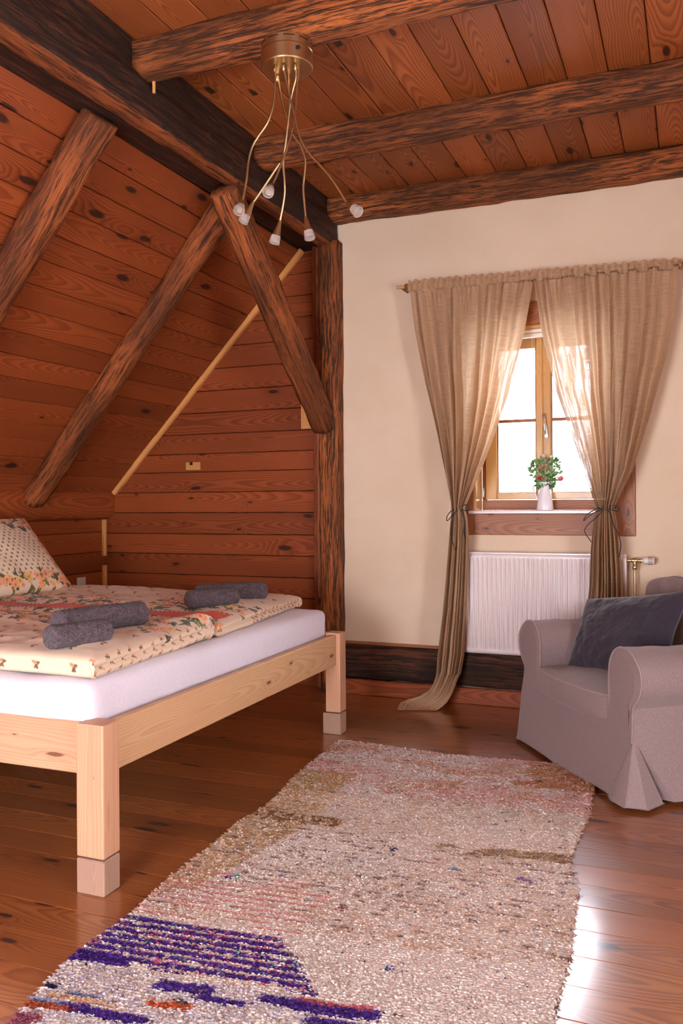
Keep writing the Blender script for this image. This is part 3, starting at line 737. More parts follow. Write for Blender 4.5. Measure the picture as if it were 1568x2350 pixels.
# flower places in X, Z relative to the bunch
for i, (fx, fz, fy, r_, mi) in enumerate(((-.025, .075, -.045, .019, 3), (-.010, .205, -.02, .016, 1), (.012, .175, -.03, .014, 1), (.045, .20, 0, .015, 2), (.020, .145, -.04, .013, 0), (.030, .165, -.02, .012, 1),
     (-.02, .140, -.045, .014, 0), (.100, .065, -.02, .022, 0), (-.005, .115, -.04, .010, 2), (.055, .125, -.01, .012, 2), (-.045, .12, -.01, .011, 2), (.035, .11, -.05, .010, 2))):
    rose(Vector((fx, fy, fz)), r_, MP[mi], bq, i)
rn = random.Random(9); bm = bmesh.new(); bm2 = bmesh.new(); bs = bmesh.new()
for i in range(420):
    a = rn.uniform(0, 2 * pi); h_ = rn.uniform(.02, .19); sp_ = .018 + .062 * sin(min(1, h_ / .19) * pi * .75) * rn.random() ** .6
    P = Vector((sp_ * cos(a) * 1.05, sp_ * sin(a) * .7, h_)); D = Vector((cos(a), sin(a) * .7, rn.uniform(-.3, 1.2))).normalized()
    if h_ < .05: P.z = h_; D.z -= .8; D.normalize()
    S = D.orthogonal().normalized(); S = (Matrix.Rotation(rn.uniform(0, 6.28), 3, D) @ S); l_ = rn.uniform(.018, .036); w_ = l_ * .34
    b_ = bm if rn.random() < .4 else bm2
    q = [b_.verts.new(P), b_.verts.new(P + D * l_ * .5 + S * w_), b_.verts.new(P + D * l_), b_.verts.new(P + D * l_ * .5 - S * w_)]
    b_.faces.new(q)
for i in range(26):
    a = rn.uniform(0, 2 * pi); e = Vector((.075 * cos(a), .05 * sin(a), rn.uniform(.06, .2))); tube([(0, 0, -.03), (e.x * .3, e.y * .3, e.z * .5), e], .0011, 4, bm=bs)
o = bm_obj('dark_leaves', bm, MG, bq); o['kind'] = 'stuff'
o = bm_obj('pale_leaves', bm2, MG2, bq); o['kind'] = 'stuff'
o = bm_obj('stems', bs, MG, bq); o['kind'] = 'stuff'

# ================================================================ LAMP
la = thing('ceiling_lamp', 'brass ceiling lamp with six bendy arms under the joist', 'lamp', (-1.487, 3.045, 3.058))
bm_obj('canopy', lathe([(0, 0), (.100, 0), (.102, -.002), (.102, -.034), (.0985, -.036), (.0985, -.038), (.103, -.040), (.103, -.092), (.100, -.096), (0, -.096)], 64), M['brass'], la, True, auto=35)
cn = [o for o in la.children if o.name.startswith('canopy')][0]
bm = bmesh.new()
for k in range(10):
    a0 = 2 * pi * k / 10
    for q in range(4):
        a = a0 + q * .11; b = a + .11
        vv_ = [bm.verts.new((.1026 * cos(t_), .1026 * sin(t_), z)) for t_ in (a, b) for z in (-.013, -.009)]
        bm.faces.new((vv_[0], vv_[2], vv_[3], vv_[1]))
bm_obj('vent_slot', bm, M['dark'], cn)
bm_obj('socket_notch', box_bm(.075, .09, -.076, -.066, -.066, -.054, .001), M['dark'], cn)
ARMS = [([(-0.0291,-0.05,-0.096),(-0.0231,-0.0556,-0.1271),(-0.0291,-0.0611,-0.2464),(-0.0533,-0.0667,-0.3229),(-0.0951,-0.0722,-0.3769),(-0.1193,-0.0778,-0.4185),(-0.1323,-0.0833,-0.4737),(-0.1365,-0.0889,-0.5343),(-0.1451,-0.0944,-0.5941),(-0.1512,-0.1,-0.6305)],(-0.1351,-0.1491,-0.6777)),([(-0.0556,0.02,-0.096),(-0.0503,0.022,-0.1098),(-0.0363,0.024,-0.2002),(-0.0111,0.026,-0.2924),(0.0098,0.028,-0.3434),(0.0439,0.03,-0.3965),(0.0623,0.032,-0.4506),(0.0588,0.034,-0.5012),(0.0508,0.036,-0.5592),(0.0538,0.038,-0.619),(0.059,0.04,-0.6831)],(0.0754,0.0338,-0.7509)),([(0.0066,-0.045,-0.096),(0.0097,-0.0422,-0.1354),(0.0282,-0.0394,-0.2202),(0.0501,-0.0367,-0.3094),(0.0741,-0.0339,-0.3986),(0.111,-0.0311,-0.4623),(0.1563,-0.0283,-0.5153),(0.197,-0.0256,-0.5671),(0.2372,-0.0228,-0.63),(0.2607,-0.02,-0.6709)],(0.3079,-0.0496,-0.7133)),([(-0.0163,0.045,-0.096),(-0.0127,0.0414,-0.1043),(-0.011,0.0379,-0.2272),(-0.0201,0.0343,-0.3479),(-0.0347,0.0307,-0.4355),(-0.0579,0.0271,-0.4613),(-0.111,0.0236,-0.5272),(-0.1694,0.02,-0.5972)],(-0.1977,0.0036,-0.6591)),([(0.0508,-0.03,-0.096),(0.0477,-0.02,-0.1484),(0.0226,-0.01,-0.2142),(0.0038,0.0,-0.3057),(-0.0128,0.01,-0.3787),(-0.0295,0.02,-0.4523),(-0.0292,0.03,-0.5292),(-0.036,0.04,-0.5854),(-0.0621,0.05,-0.68)],(-0.0797,0.0438,-0.7474)),([(0.0379,0.02,-0.096),(0.0441,0.0029,-0.1531),(0.0417,-0.0143,-0.2789),(0.0318,-0.0314,-0.3748),(0.0201,-0.0486,-0.4344),(0.0064,-0.0657,-0.4895),(-0.0072,-0.0829,-0.5442),(-0.0183,-0.1,-0.5835)],(-0.0061,-0.1521,-0.6286))]
for i, (pts, lens) in enumerate(ARMS):
    P = spline(pts, 8)
    a_ = bpy.data.objects.new('arm', None); COL.objects.link(a_); a_.parent = la
    bm_obj('flexible_tube', tube(P, .0046, 8), M['brass'], a_, True)
    bm_obj('collar', tube([P[0] + Vector((0, 0, .004)), P[0] - Vector((0, 0, .03))], .0055, 10), M['brass'], a_, True)
    e = P[-1]; d_ = (Vector(lens) - e); d_.normalize(); mw_ = Matrix.Translation(e) @ d_.to_track_quat('Z', 'Y').to_matrix().to_4x4()
    bm_obj('lamp_head', lathe([(0, -.006), (.0055, -.006), (.0065, 0), (.0095, .02), (.0145, .045), (.018, .058), (0, .058)], 20), M['brass'], a_, True, mw=mw_, auto=40)
    bm_obj('lens_cup', lathe([(0, .0582), (.0185, .0582), (.0215, .080), (.0225, .090), (.0195, .090), (.017, .074), (.011, .072), (.011, .080), (0, .080)], 24), M['acrylic'], a_, True, mw=mw_, auto=40)

# ================================================================ BED
bed = thing('bed', 'pale raw pine double bed frame on square legs', 'bed', (-1.722, 2.176, 0), radians(.7))
# local: +Y along the foot rail (2.075 m), -X towards the head
BL = 2.075; HX = -2.12
def leg(x, y, w_, d_, blk, bo):
    l = box('leg', x - w_, x, y, y + d_, .118, .541, M['bedpost'], bed, bev=.006, seg=2)
    b_ = box('riser_block', x - w_ - bo, x + .0, y + (.0 if y < 1 else -.0), y + d_, 0, .112, M['block'], bed, bev=.004)
leg(0, 0, .105, .085, 0, .002); leg(0, BL - .085, .085, .085, 0, .018)
leg(HX + .09, 0, .09, .085, 0, 0); leg(HX + .09, BL - .085, .09, .085, 0, 0)
box('foot_rail', -.058, -.022, .085, BL - .085, .372, .533, M['bedwood'], bed, bev=.004)
box('side_rail', HX, -.105, .022, .058, .372, .538, M['bedpost'], bed, bev=.004)
box('side_rail', HX, -.085, BL - .058, BL - .022, .372, .538, M['bedpost'], bed, bev=.004)
box('head_rail', HX + .01, HX + .04, .05, BL - .05, .372, .535, M['bedwood'], bed, bev=.004)
for k in range(9):
    xx = HX + .18 + k * .225; box('slat', xx, xx + .09, .06, BL - .06, .455, .475, M['bedwood'], bed, bev=.002)
def softbox(name, x0, x1, y0, y1, z0, z1, r, mat, parent, nseg=.03, wr=.004, seed=0, smooth=True):
    """rounded cloth-covered block with gentle sag and wrinkles"""
    bm = bmesh.new(); c = Vector(((x0 + x1) / 2, (y0 + y1) / 2, (z0 + z1) / 2)); h = Vector(((x1 - x0) / 2, (y1 - y0) / 2, (z1 - z0) / 2))
    def axis(a): k_ = max(6, int(2 * a / nseg)); return [-a + 2 * a * i / k_ for i in range(k_ + 1)]
    ax = [axis(h.x), axis(h.y), axis(h.z)]; vd = {}
    def V(p):
        key = (round(p[0], 5), round(p[1], 5), round(p[2], 5))
        if key not in vd:
            q = Vector(p); inn = Vector([max(-h[i] + r, min(h[i] - r, q[i])) for i in range(3)]); d = q - inn
            if d.length > 1e-9: q = inn + d.normalized() * r
            nn = d.normalized() if d.length > 1e-9 else Vector((0, 0, 1))
            w3 = q + c; q = q + nn * wr * (nz(w3.x * 5 + seed, w3.y * 5, w3.z * 8) + .5 * nz(w3.x * 14, w3.y * 14 + seed, w3.z * 14))
            vd[key] = bm.verts.new(q + c)
        return vd[key]
    for i in range(3):
        j, k_ = [(1, 2), (2, 0), (0, 1)][i]
        for s in (-1, 1):
            for a in range(len(ax[j]) - 1):
                for b in range(len(ax[k_]) - 1):
                    q = []
                    for (aa, bb) in ((a, b), (a + 1, b), (a + 1, b + 1), (a, b + 1)):
                        p = [0, 0, 0]; p[i] = s * h[i]; p[j] = ax[j][aa]; p[k_] = ax[k_][bb]; q.append(V(p))
                    bm.faces.new(q if s > 0 else q[::-1])
    return bm_obj(name, bm, mat, parent, smooth)
mt = thing('mattress', 'thick mattress under a white fitted sheet on the pine bed', 'mattress', (-1.722, 2.176, 0), radians(.7))
softbox('fitted_sheet', -2.07, -.085, .030, BL - .045, .478, .662, .045, M['sheet'], mt, nseg=.022, wr=.007, seed=3)

# ---- printed duvets: coloured cloth, painted per vertex in the cloth's own coordinates
CREAM = np.array((.76, .58, .41))
class Cloth:
    def __init__(s, A, B, base=CREAM):
        s.A, s.B = A, B; s.C = np.tile(np.asarray(base, float), (*A.shape, 1))
        s.a0, s.b0 = A[0, 0], B[0, 0]; s.da = A[1, 0] - A[0, 0]; s.db = B[0, 1] - B[0, 0]
    def win(s, a, b, r):
        i0 = max(0, int((a - r - s.a0) / s.da)); i1 = min(s.A.shape[0], int((a + r - s.a0) / s.da) + 2)
        j0 = max(0, int((b - r - s.b0) / s.db)); j1 = min(s.A.shape[1], int((b + r - s.b0) / s.db) + 2)
        return slice(i0, i1), slice(j0, j1)
    def blob(s, a, b, r1, r2, ang, col, wob=0, k=0):
        w_ = s.win(a, b, max(r1, r2) * 1.3)
        if s.A[w_].size == 0: return
        x, y = s.A[w_] - a, s.B[w_] - b; u = x * cos(ang) + y * sin(ang); v = -x * sin(ang) + y * cos(ang)
        rr = np.sqrt((u / r1) ** 2 + (v / r2) ** 2) + wob * np.sin(np.arctan2(v, u) * 5 + k)
        s.C[w_][rr < 1] = col
    def rose(s, a, b, r, rn, gold=False):
        w_ = s.win(a, b, r * 1.2)
        if s.A[w_].size == 0: return
        x, y = s.A[w_] - a, s.B[w_] - b; rr = np.sqrt(x * x + y * y) / r; th = np.arctan2(y, x); k = rn.uniform(0, 6)
        m = rr < .85 + .15 * np.sin(5 * th + k)
        t_ = .5 + .5 * np.sin(rr * 13 + th * 2 + k + np.sin(th * 3) * .8)
        c0, c1 = (np.array((.84, .27, .10)), np.array((.88, .50, .30))) if not gold else (np.array((.80, .42, .08)), np.array((.85, .60, .25)))
        c0 = c0 * rn.uniform(.8, 1.05)
        s.C[w_][m] = (c0 * t_[..., None] + c1 * (1 - t_[..., None]))[m]
        m2 = rr < .25; s.C[w_][m2] = c0 * .7
    def leaf(s, a, b, r, ang, rn):
        g = np.array(((.085, .095, .04), (.15, .16, .055), (.06, .06, .04))[rn.randrange(3)])
        for q in range(rn.randrange(3, 6)):
            an = ang + rn.uniform(-.9, .9); d = r * (.3 + .35 * q)
            s.blob(a + cos(ang) * d * .7 + cos(an) * r * .5, b + sin(ang) * d * .7 + sin(an) * r * .5, r * .62, r * .2, an, g * rn.uniform(.8, 1.4))
    def sprig(s, a, b, sc_, rn):
        g = (.16, .09, .05)
        s.blob(a, b, .010 * sc_, .0026 * sc_, rn.uniform(1.2, 1.9), g)
        s.blob(a + .004 * sc_, b + .006 * sc_, .006 * sc_, .0045 * sc_, .3, (.72, .25, .12))
        s.blob(a - .005 * sc_, b + .004 * sc_, .005 * sc_, .0025 * sc_, 2.3, g); s.blob(a - .003 * sc_, b - .006 * sc_, .005 * sc_, .0025 * sc_, .7, g)
    def band(s, b0, b1, a0, a1, rn, dens=1.0):
        a = a0; wd = b1 - b0
        while a < a1:
            for _ in range(int(3 * wd / .25 + 1)):
                s.leaf(a + rn.uniform(-.05, .05), b0 + wd * rn.random(), .030, rn.uniform(0, 6.28), rn)
            s.rose(a + rn.uniform(-.02, .02), b0 + wd * rn.uniform(.1, .9), rn.uniform(.024, .040), rn, rn.random() < .25)
            if rn.random() < .7: s.rose(a + rn.uniform(-.03, .03), b0 + wd * rn.random(), rn.uniform(.012, .02), rn, rn.random() < .3)
            a += .034 / dens
def put_col(me, cols):
    at = me.color_attributes.new('Col', 'FLOAT_COLOR', 'POINT')
    a = np.ones((len(cols), 4), np.float32); a[:, :3] = cols; at.data.foreach_set('color', a.ravel())
def grid_faces(na, nb):
    I = np.arange(na * nb).reshape(na, nb)
    return np.stack([I[:-1, :-1], I[1:, :-1], I[1:, 1:], I[:-1, 1:]], -1).reshape(-1, 4)
def np_mesh(name, V_, F_, mat, smooth=True):
    me = bpy.data.meshes.new(name); k = F_.shape[1]
    me.vertices.add(len(V_)); me.vertices.foreach_set('co', np.asarray(V_, np.float32).ravel())
    me.loops.add(F_.size); me.loops.foreach_set('vertex_index', F_.astype(np.int32).ravel())
    me.polygons.add(len(F_)); me.polygons.foreach_set('loop_start', np.arange(0, F_.size, k, dtype=np.int32))
    try: me.polygons.foreach_set('loop_total', np.full(len(F_), k, np.int32))
    except Exception: pass
    me.polygons.foreach_set('use_smooth', np.full(len(F_), smooth)); me.update(calc_edges=True); me.validate()
    me.materials.append(mat); return me
def vnoise(x, y, seed):
    """smooth value noise, numpy"""
    xi, yi = np.floor(x).astype(int), np.floor(y).astype(int); fx, fy = x - xi, y - yi
    fx, fy = fx * fx * (3 - 2 * fx), fy * fy * (3 - 2 * fy)
    def h(a, b): v = np.sin(a * 127.1 + b * 311.7 + seed * 74.7) * 43758.5453; return v - np.floor(v)
    return (h(xi, yi) * (1 - fx) + h(xi + 1, yi) * fx) * (1 - fy) + (h(xi, yi + 1) * (1 - fx) + h(xi + 1, yi + 1) * fx) * fy - .5
def duvet(name, label, x0, x1, y0, y1, z0, th, paint, seed, skew=(0, 0), corner=None):
    """x0 = foot edge, x1 = head edge (x1 < x0); folded cloth: the foot edge shows two layers"""
    st_ = .0048; D = th * 1.25
    LA, LB = (x0 - x1) + 2 * D, (y1 - y0) + 2 * D
    na, nb = int(LA / st_), int(LB / st_)
    a = np.linspace(0, LA, na)[:, None] * np.ones((1, nb)); b = np.linspace(0, LB, nb)[None, :] * np.ones((na, 1))
    def side(q, L_):
        # returns coordinate along the top (0..L), outward bulge and height fraction
        lo = q < D; hi = q > L_ - D; t_ = np.where(lo, q / D, np.where(hi, (L_ - q) / D, 1.0)); t_ = np.clip(t_, 0, 1)
        c = np.clip(q - D, 0, L_ - 2 * D); return c, t_, lo, hi
    ca, ta, loa, hia = side(a, LA); cb, tb, lob, hib = side(b, LB)
    sgl = lambda t_: np.sqrt(np.clip(1 - (2 * t_ - 1) ** 2, 0, 1))
    dbl = lambda t_: np.abs(np.sin(2 * pi * np.clip(t_, 0, 1))) ** .6
    R_ = th * .42
    oa = np.where(loa, dbl(ta) * R_ * .8, 0) - np.where(hia, sgl(ta) * R_, 0)
    ob = -np.where(lob, (sgl(tb) * .75 + dbl(tb) * .25) * R_, 0) + np.where(hib, sgl(tb) * R_, 0)
    hz_ = np.minimum(ta, tb)
    X = x0 - ca + oa; Y = y0 + cb + ob + skew[0] * ca; X = X + skew[1] * cb
    edge = np.clip(np.minimum(np.minimum(ca, LA - 2 * D - ca), np.minimum(cb, LB - 2 * D - cb)) / .12, 0, 1) ** .5
    Z = z0 + th * hz_
    wr = .030 * vnoise(X * 3.1 + 2 * Y, Y * 5.3, seed) + .014 * vnoise(X * 8 + 3 * Y, Y * 14 - 2 * X, seed + 1) + .005 * vnoise(X * 24, Y * 35 + 8 * X, seed + 2)
    Z = Z + hz_ * (edge * (.014 + wr) + wr * .35 * (1 - edge)) + .5 * .004 * vnoise(X * 40, Y * 40, seed)
    X = X + .012 * vnoise(Y * 6, Z * 30, seed + 5); Y = Y + .010 * vnoise(X * 6, Z * 20, seed + 6)
    if corner is not None: Z = Z + corner(ca, cb) * hz_
    cl = Cloth(a - D, b - D); paint(cl, LA - 2 * D, LB - 2 * D, D)
    V_ = np.stack([X, Y, Z], -1).reshape(-1, 3); me = np_mesh(name, V_, grid_faces(na, nb), M['print']); put_col(me, cl.C.reshape(-1, 3))
    o = bpy.data.objects.new(name, me); COL.objects.link(o); tag(o, label, 'duvet', 'floral duvets'); return o
def sprigs(cl, a0, a1, b0, b1, step, sc_, rn):
    r_ = 0; b = b0
    while b < b1:
        a = a0 + (step / 2 if r_ % 2 else 0)
        while a < a1: cl.sprig(a + rn.uniform(-.006, .006), b + rn.uniform(-.006, .006), sc_, rn); a += step
        b += step * .62; r_ += 1
def paint_near(cl, LA, LB, D):
    rn = random.Random(5)
    sprigs(cl, .06, LA, -D * .55, LB - .42, .16, 1.9, rn)
    for b in (-D * .75, -D * .3):
        pass
    # hem side at the foot: dense small sprigs
    sprigs(cl, -D * .8, -.008, -.02, LB, .058, 1.15, rn)
    cl.band(LB - .36, LB - .08, .02, LA, rn, 1.25)
    for _ in range(16):
        a, b = rn.uniform(.05, LA), LB - .30 - rn.uniform(.0, .10); cl.leaf(a, b, .016, rn.uniform(0, 6), rn); cl.rose(a, b, .013, rn)
    cl.band(LB - .09, LB, .02, LA, rn, .8)
def paint_far(cl, LA, LB, D):
    rn = random.Random(8)
    m = (cl.B > .03) & (cl.B < .175) & (cl.A > .02); cl.C[m] = (.66, .085, .025)
    for b in (.022, .182):
        a = .02
        while a < LA: cl.blob(a, b, .009, .006, .4, (.12, .10, .05)); cl.blob(a + .013, b, .005, .004, 0, (.75, .35, .12)); a += .026
    cl.band(.205, .46, .02, LA, rn, 1.15)
    for _ in range(14):
        a, b = rn.uniform(.05, LA), .46 + rn.uniform(0, .1); cl.leaf(a, b, .016, rn.uniform(0, 6), rn); cl.rose(a, b, .014, rn)
    sprigs(cl, .05, LA, .62, LB + D, .15, 1.8, rn); sprigs(cl, -D * .8, -.008, .35, LB, .045, 1.15, rn); cl.band(-D, -.005, 0, LA, rn, .8)
duvet('duvet', 'folded floral duvet on the near half of the bed, cream with orange roses', -1.832, -3.72, 2.275, 3.10, .664, .074, paint_near, 3, skew=(0.015, -.10),
      corner=lambda ca, cb: .030 * np.exp(-((ca - .02) ** 2) / .01 - ((cb - .86) ** 2) / .008))
duvet('duvet', 'folded floral duvet on the far half of the bed with a red border stripe', -1.895, -3.78, 3.175, 4.215, .664, .070, paint_far, 9, skew=(0.012, -.13),
      corner=lambda ca, cb: -.010 * np.exp(-(ca ** 2) / .01))

# ---- pillow
def pillow(name, label, cat, corners, thick, mat, paint=None, n=90, seed=0, group=None, wr=.012, pinch=.05):
    """corners: BL, BR, TR, TL in space; inflated cloth"""
    BL_, BR_, TR_, TL_ = [np.array(c, float) for c in corners]
    u = np.linspace(0, 1, n)[:, None] * np.ones((1, n)); v = np.linspace(0, 1, n)[None, :] * np.ones((n, 1))
    pu = (u - .5) * (1 - pinch * np.cos((v - .5) * pi)) + .5; pvv = (v - .5) * (1 - pinch * np.cos((u - .5) * pi)) + .5
    P = (1 - pvv)[..., None] * ((1 - pu)[..., None] * BL_ + pu[..., None] * BR_) + pvv[..., None] * ((1 - pu)[..., None] * TL_ + pu[..., None] * TR_)
    N = np.cross(BR_ - BL_, TL_ - BL_); N /= np.linalg.norm(N)
    prof = (np.clip(4 * u * (1 - u), 0, 1) ** .42) * (np.clip(4 * v * (1 - v), 0, 1) ** .42)
    w1 = vnoise(u * 5, v * 5, seed) + .5 * vnoise(u * 11 + v * 4, v * 9 - u * 5, seed + 1) + .22 * vnoise(u * 26, v * 22, seed + 2)
    out = []; cols = []
    for s in (1, -1):
        q = P + N * (s * thick / 2 * prof + wr * w1 * np.clip(prof * 2, 0, 1))[..., None]; out.append(q.reshape(-1, 3))
    F_ = grid_faces(n, n); F2 = F_[:, ::-1] + n * n
    me = np_mesh(name, np.concatenate(out), np.concatenate([F_, F2]), mat)
    if paint:
        W_, H_ = np.linalg.norm(BR_ - BL_), np.linalg.norm(TL_ - BL_); cl = Cloth(u * W_, v * H_); paint(cl, W_, H_)
        put_col(me, np.concatenate([cl.C.reshape(-1, 3)] * 2))
    o = bpy.data.objects.new(name, me); COL.objects.link(o); tag(o, label, cat, group); return o
def paint_pillow(cl, W_, H_):
    rn = random.Random(3); cl.C[:] = (.78, .60, .42)
    r_ = 0; b = .1
    while b < H_ - .1:
        a = .10 + (.022 if r_ % 2 else 0)
        while a < W_ - .1: cl.blob(a, b, .0045, .008, rn.uniform(-.5, .5), (.20, .12, .06)); cl.blob(a + .003, b - .006, .008, .003, .5, (.20, .12, .06)); a += .045
        b += .028; r_ += 1
    cl.band(.01, .10, 0, W_, rn, .9); cl.band(H_ - .12, H_, 0, W_, rn, 1.1)
    b = 0
    while b < H_:
        cl.leaf(W_ - .05 + rn.uniform(-.02, .02), b, .02, rn.uniform(0, 6), rn); cl.rose(W_ - .05 + rn.uniform(-.03, .03), b, .026, rn); b += .05
pillow('pillow', 'large square floral pillow propped against the knee wall', 'pillow',
       [(-3.42, 3.22, .745), (-3.40, 4.04, .735), (-3.82, 4.09, 1.15), (-3.84, 3.28, 1.15)], .17, M['print'], paint_pillow, n=150, seed=4, wr=.012)

# ---- towels
def towel(label, p0, p1, r, seed, n=64):
    P0, P1 = Vector(p0), Vector(p1); L_ = (P1 - P0).length; verts, faces = [], []
    NL = int(L_ / .005); rn = random.Random(seed)
    stations = [(-.0, .15), (.0, .55), (.002, .82), (.008, .96)] + [(.014 + (L_ - .028) * i / NL, 1.0) for i in range(NL + 1)] + [(L_ - .008, .96), (L_ - .002, .82), (L_, .55), (L_, .15)]
    for (s, k_) in stations:
        for j in range(n):
            a = 2 * pi * j / n; rr = r * k_ * (1 + .03 * sin(a - 1.0)) * (1 + .05 * nz(s * 9 + seed, cos(a) * 1.2, sin(a) * 1.2))
            rr += .0022 * nz(s * 220, a * 30 + seed, seed) + .0014 * rn.uniform(-1, 1)
            sp_ = (a % (2 * pi)) / (2 * pi)
            if k_ > .9: rr += .006 * (1 - sp_) - .003   # roll's outer flap step
            y_ = rr * cos(a) * 1.08; z_ = rr * sin(a) * .93
            verts.append((s, y_, max(z_, -r * .86)))
    m_ = len(stations)
    for i in range(m_ - 1):
        for j in range(n): q = i * n + j; q2 = i * n + (j + 1) % n; faces.append((q, q + n, q2 + n, q2))
    faces.append(tuple(range(n))); faces.append(tuple((m_ - 1) * n + j for j in range(n))[::-1])
    t_ = thing('rolled_towel', label, 'towel', tuple(P0), 0, 'grey rolled towels')
    t_.matrix_world = frame_x(p0, p1, (0, 0, 1))
    mesh_obj('towel_roll', verts, faces, M['towel'], t_, smooth=True)
    # spiral end seen on the rolled edge
    for xx in (L_ + .001,):
        pts = [(xx, (r * .12 + r * .70 * q / 60) * cos(q * .32), (r * .12 + r * .70 * q / 60) * sin(q * .32) * .9) for q in range(60)]
        bm_obj('rolled_edge', tube(pts, .0028, 5), M['towel'], t_, True)
towel('small grey rolled towel at the front of the near duvet', (-2.015, 2.262, .787), (-1.938, 2.480, .789), .044, 1)
towel('larger grey rolled towel behind the small one on the near duvet', (-2.19, 2.50, .797), (-2.060, 2.86, .797), .050, 2)
towel('small grey rolled towel in front on the far duvet', (-2.195, 3.40, .785), (-2.08, 3.64, .782), .046, 3)
towel('larger grey rolled towel at the back of the far duvet', (-2.27, 3.60, .787), (-2.075, 3.93, .782), .050, 4)
# wall socket
so = thing('wall_socket', 'small cream socket plate on the knee wall behind the bed', 'socket', (XK, 4.98, .66))
box('plate', .0, .012, -.045, .045, -.045, .045, M['whiteplastic'], so, bev=.003)
box('rocker', .012, .018, -.028, .028, -.030, .030, M['whiteplastic'], so, bev=.003)

# ================================================================ ARMCHAIR
CO = Vector((-.8162, 4.4144, 0)); CA = -53.54
ac = thing('armchair', 'mauve beige slipcovered armchair with rolled arms beside the radiator', 'armchair', tuple(CO), radians(CA))
W = .976; DP = .86
# skirted body: horizontal outlines lofted from under the arms to the floor
def outline(z):
    f_ = .050 * max(0, (.38 - z) / .38) ** 1.3; p = max(0, min(1, (.256 - z) / .256)); pts = []
    def seg(a, b, n_):
        for i in range(n_): t_ = i / n_; pts.append((a[0] + (b[0] - a[0]) * t_, a[1] + (b[1] - a[1]) * t_))
    A = (W - .115 * p - .004, -f_ - .004)
    seg((-f_ + .11 * p * .5, -f_ - .003), A, 22)
    q = [A, (W - .070 * p - .003, -f_ + .075 * p), (W - .085 * p - .002, -f_ - .020 * p), (W - .03 * p, -f_ - .040 * p), (W + f_ * .9 + .012 * p, -f_ - .030 * p),
         (W + f_ * .9 + .010 * p, -f_ - .018 * p + .004), (W + f_ + .045 * p, -f_ + .045 * p + .006), (W + f_ + .0 * p, .10 * p + .008), (W + f_ - .075 * p, .085 * p + .010), (W + f_, .15 * p + .012)]
    for a, b in zip(q, q[1:]): seg(a, b, 3)
    seg(q[-1], (W + f_, DP + f_), 16); seg((W + f_, DP + f_), (-f_, DP + f_), 16); seg((-f_, DP + f_), (-f_, .10 * p), 16)
    seg((-f_, .10 * p), (-f_ - .02 * p, -f_ * .2), 4); seg((-f_ - .02 * p, -f_ * .2), (-f_ + .11 * p * .5, -f_ - .003), 4)
    return pts
zl = [.40 - .4 * i / 22 for i in range(23)]; vv = []; ff = []
for z in zl:
    o_ = outline(z)
    for k, (a, b) in enumerate(o_):
        wv_ = .006 * nz(a * 5, b * 5, z * 2) * (1 - z / .4)
        vv.append((a, b + wv_, max(.006, z + (.016 + .008 * sin(a * 9)) * (z < .001))))
m_ = len(o_)
for j in range(len(zl) - 1):
    for k in range(m_): ff.append((j * m_ + k, (j + 1) * m_ + k, (j + 1) * m_ + (k + 1) % m_, j * m_ + (k + 1) % m_))
sk_ = mesh_obj('skirt', vv, ff, M['chair'], ac, smooth=True); sk_.data.set_sharp_from_angle(angle=radians(40))
# front rail drop: closes the seat box
box('seat_deck', .16, W - .16, .01, DP, .27, .31, M['chair'], ac)
# rolled arms
def arm(side_):
    # cross-section points (outward coordinate o measured from the inner face, z)
    sec = [(0, .26), (0, .40), (.0, .50), (.008, .555), (.03, .595), (.065, .622), (.105, .630), (.15, .622), (.195, .595), (.228, .555), (.238, .515), (.232, .475), (.215, .440), (.19, .410), (.176, .392), (.170, .36), (.172, .30), (.176, .26)]
    P = spline([(a, 0, b) for a, b in sec], 3); verts, faces = [], []
    nb = 34
    for i in range(nb + 1):
        b = (DP - .03) * i / nb
        for p in P:
            e = 0
            if b < .02: e = .010 * (1 - b / .02) ** 2
            cx_, cz_ = .115, .50
            x_ = p.x + (cx_ - p.x) * e * 1.2; z_ = p.z + (cz_ - p.z) * e * (p.z > .4)
            wr_ = .006 * nz(p.x * 12, b * 7, p.z * 12 + side_) + .004 * nz(p.x * 5, b * 16, p.z * 5)
            verts.append(((.176 - x_) if side_ < 0 else (W - .176 + x_), b + .0, z_ + wr_ * (p.z > .42) - .004 * sin(pi * i / nb) * (p.z > .55)))
    n_ = len(P)
    for i in range(nb):
        for k in range(n_ - 1): q = i * n_ + k; faces.append((q, q + n_, q + n_ + 1, q + 1))
    # front panel, slightly domed
    c0 = len(verts); cxx = (.176 - .105) if side_ < 0 else (W - .176 + .105)
    ring_in = []
    for p in P:
        x_ = p.x + (.105 - p.x) * .25; z_ = p.z + (.46 - p.z) * .15
        verts.append(((.176 - x_) if side_ < 0 else (W - .176 + x_), -.010, z_)); ring_in.append(len(verts) - 1)
    for k in range(n_ - 1): faces.append((k, k + 1, ring_in[k + 1], ring_in[k]))
    a_ = mesh_obj('arm', verts, faces, M['chair'], ac, smooth=True); a_.data.set_sharp_from_angle(angle=radians(50))
    # solid panel front over the fan
    bmf = bmesh.new(); fv = [bmf.verts.new((verts[i][0], -.0101, verts[i][2])) for i in ring_in]; f_ = bmf.faces.new(fv)
    bmesh.ops.triangulate(bmf, faces=[f_], ngon_method='EAR_CLIP')
    bm_obj('front_panel', bmf, M['chair'], ac)
    pp = [((.176 - p.x) if side_ < 0 else (W - .176 + p.x), -.001, p.z) for p in P]
    bm_obj('piping', tube(pp, .0042, 6), M['chairpipe'], a_, True)
arm(-1); arm(1)
bm_obj('piping', tube([(W + .002, -.004, .39), (W + .004, -.006, .33), (W + .01, -.014, .256)], .004, 6), M['chairpipe'], ac, True)
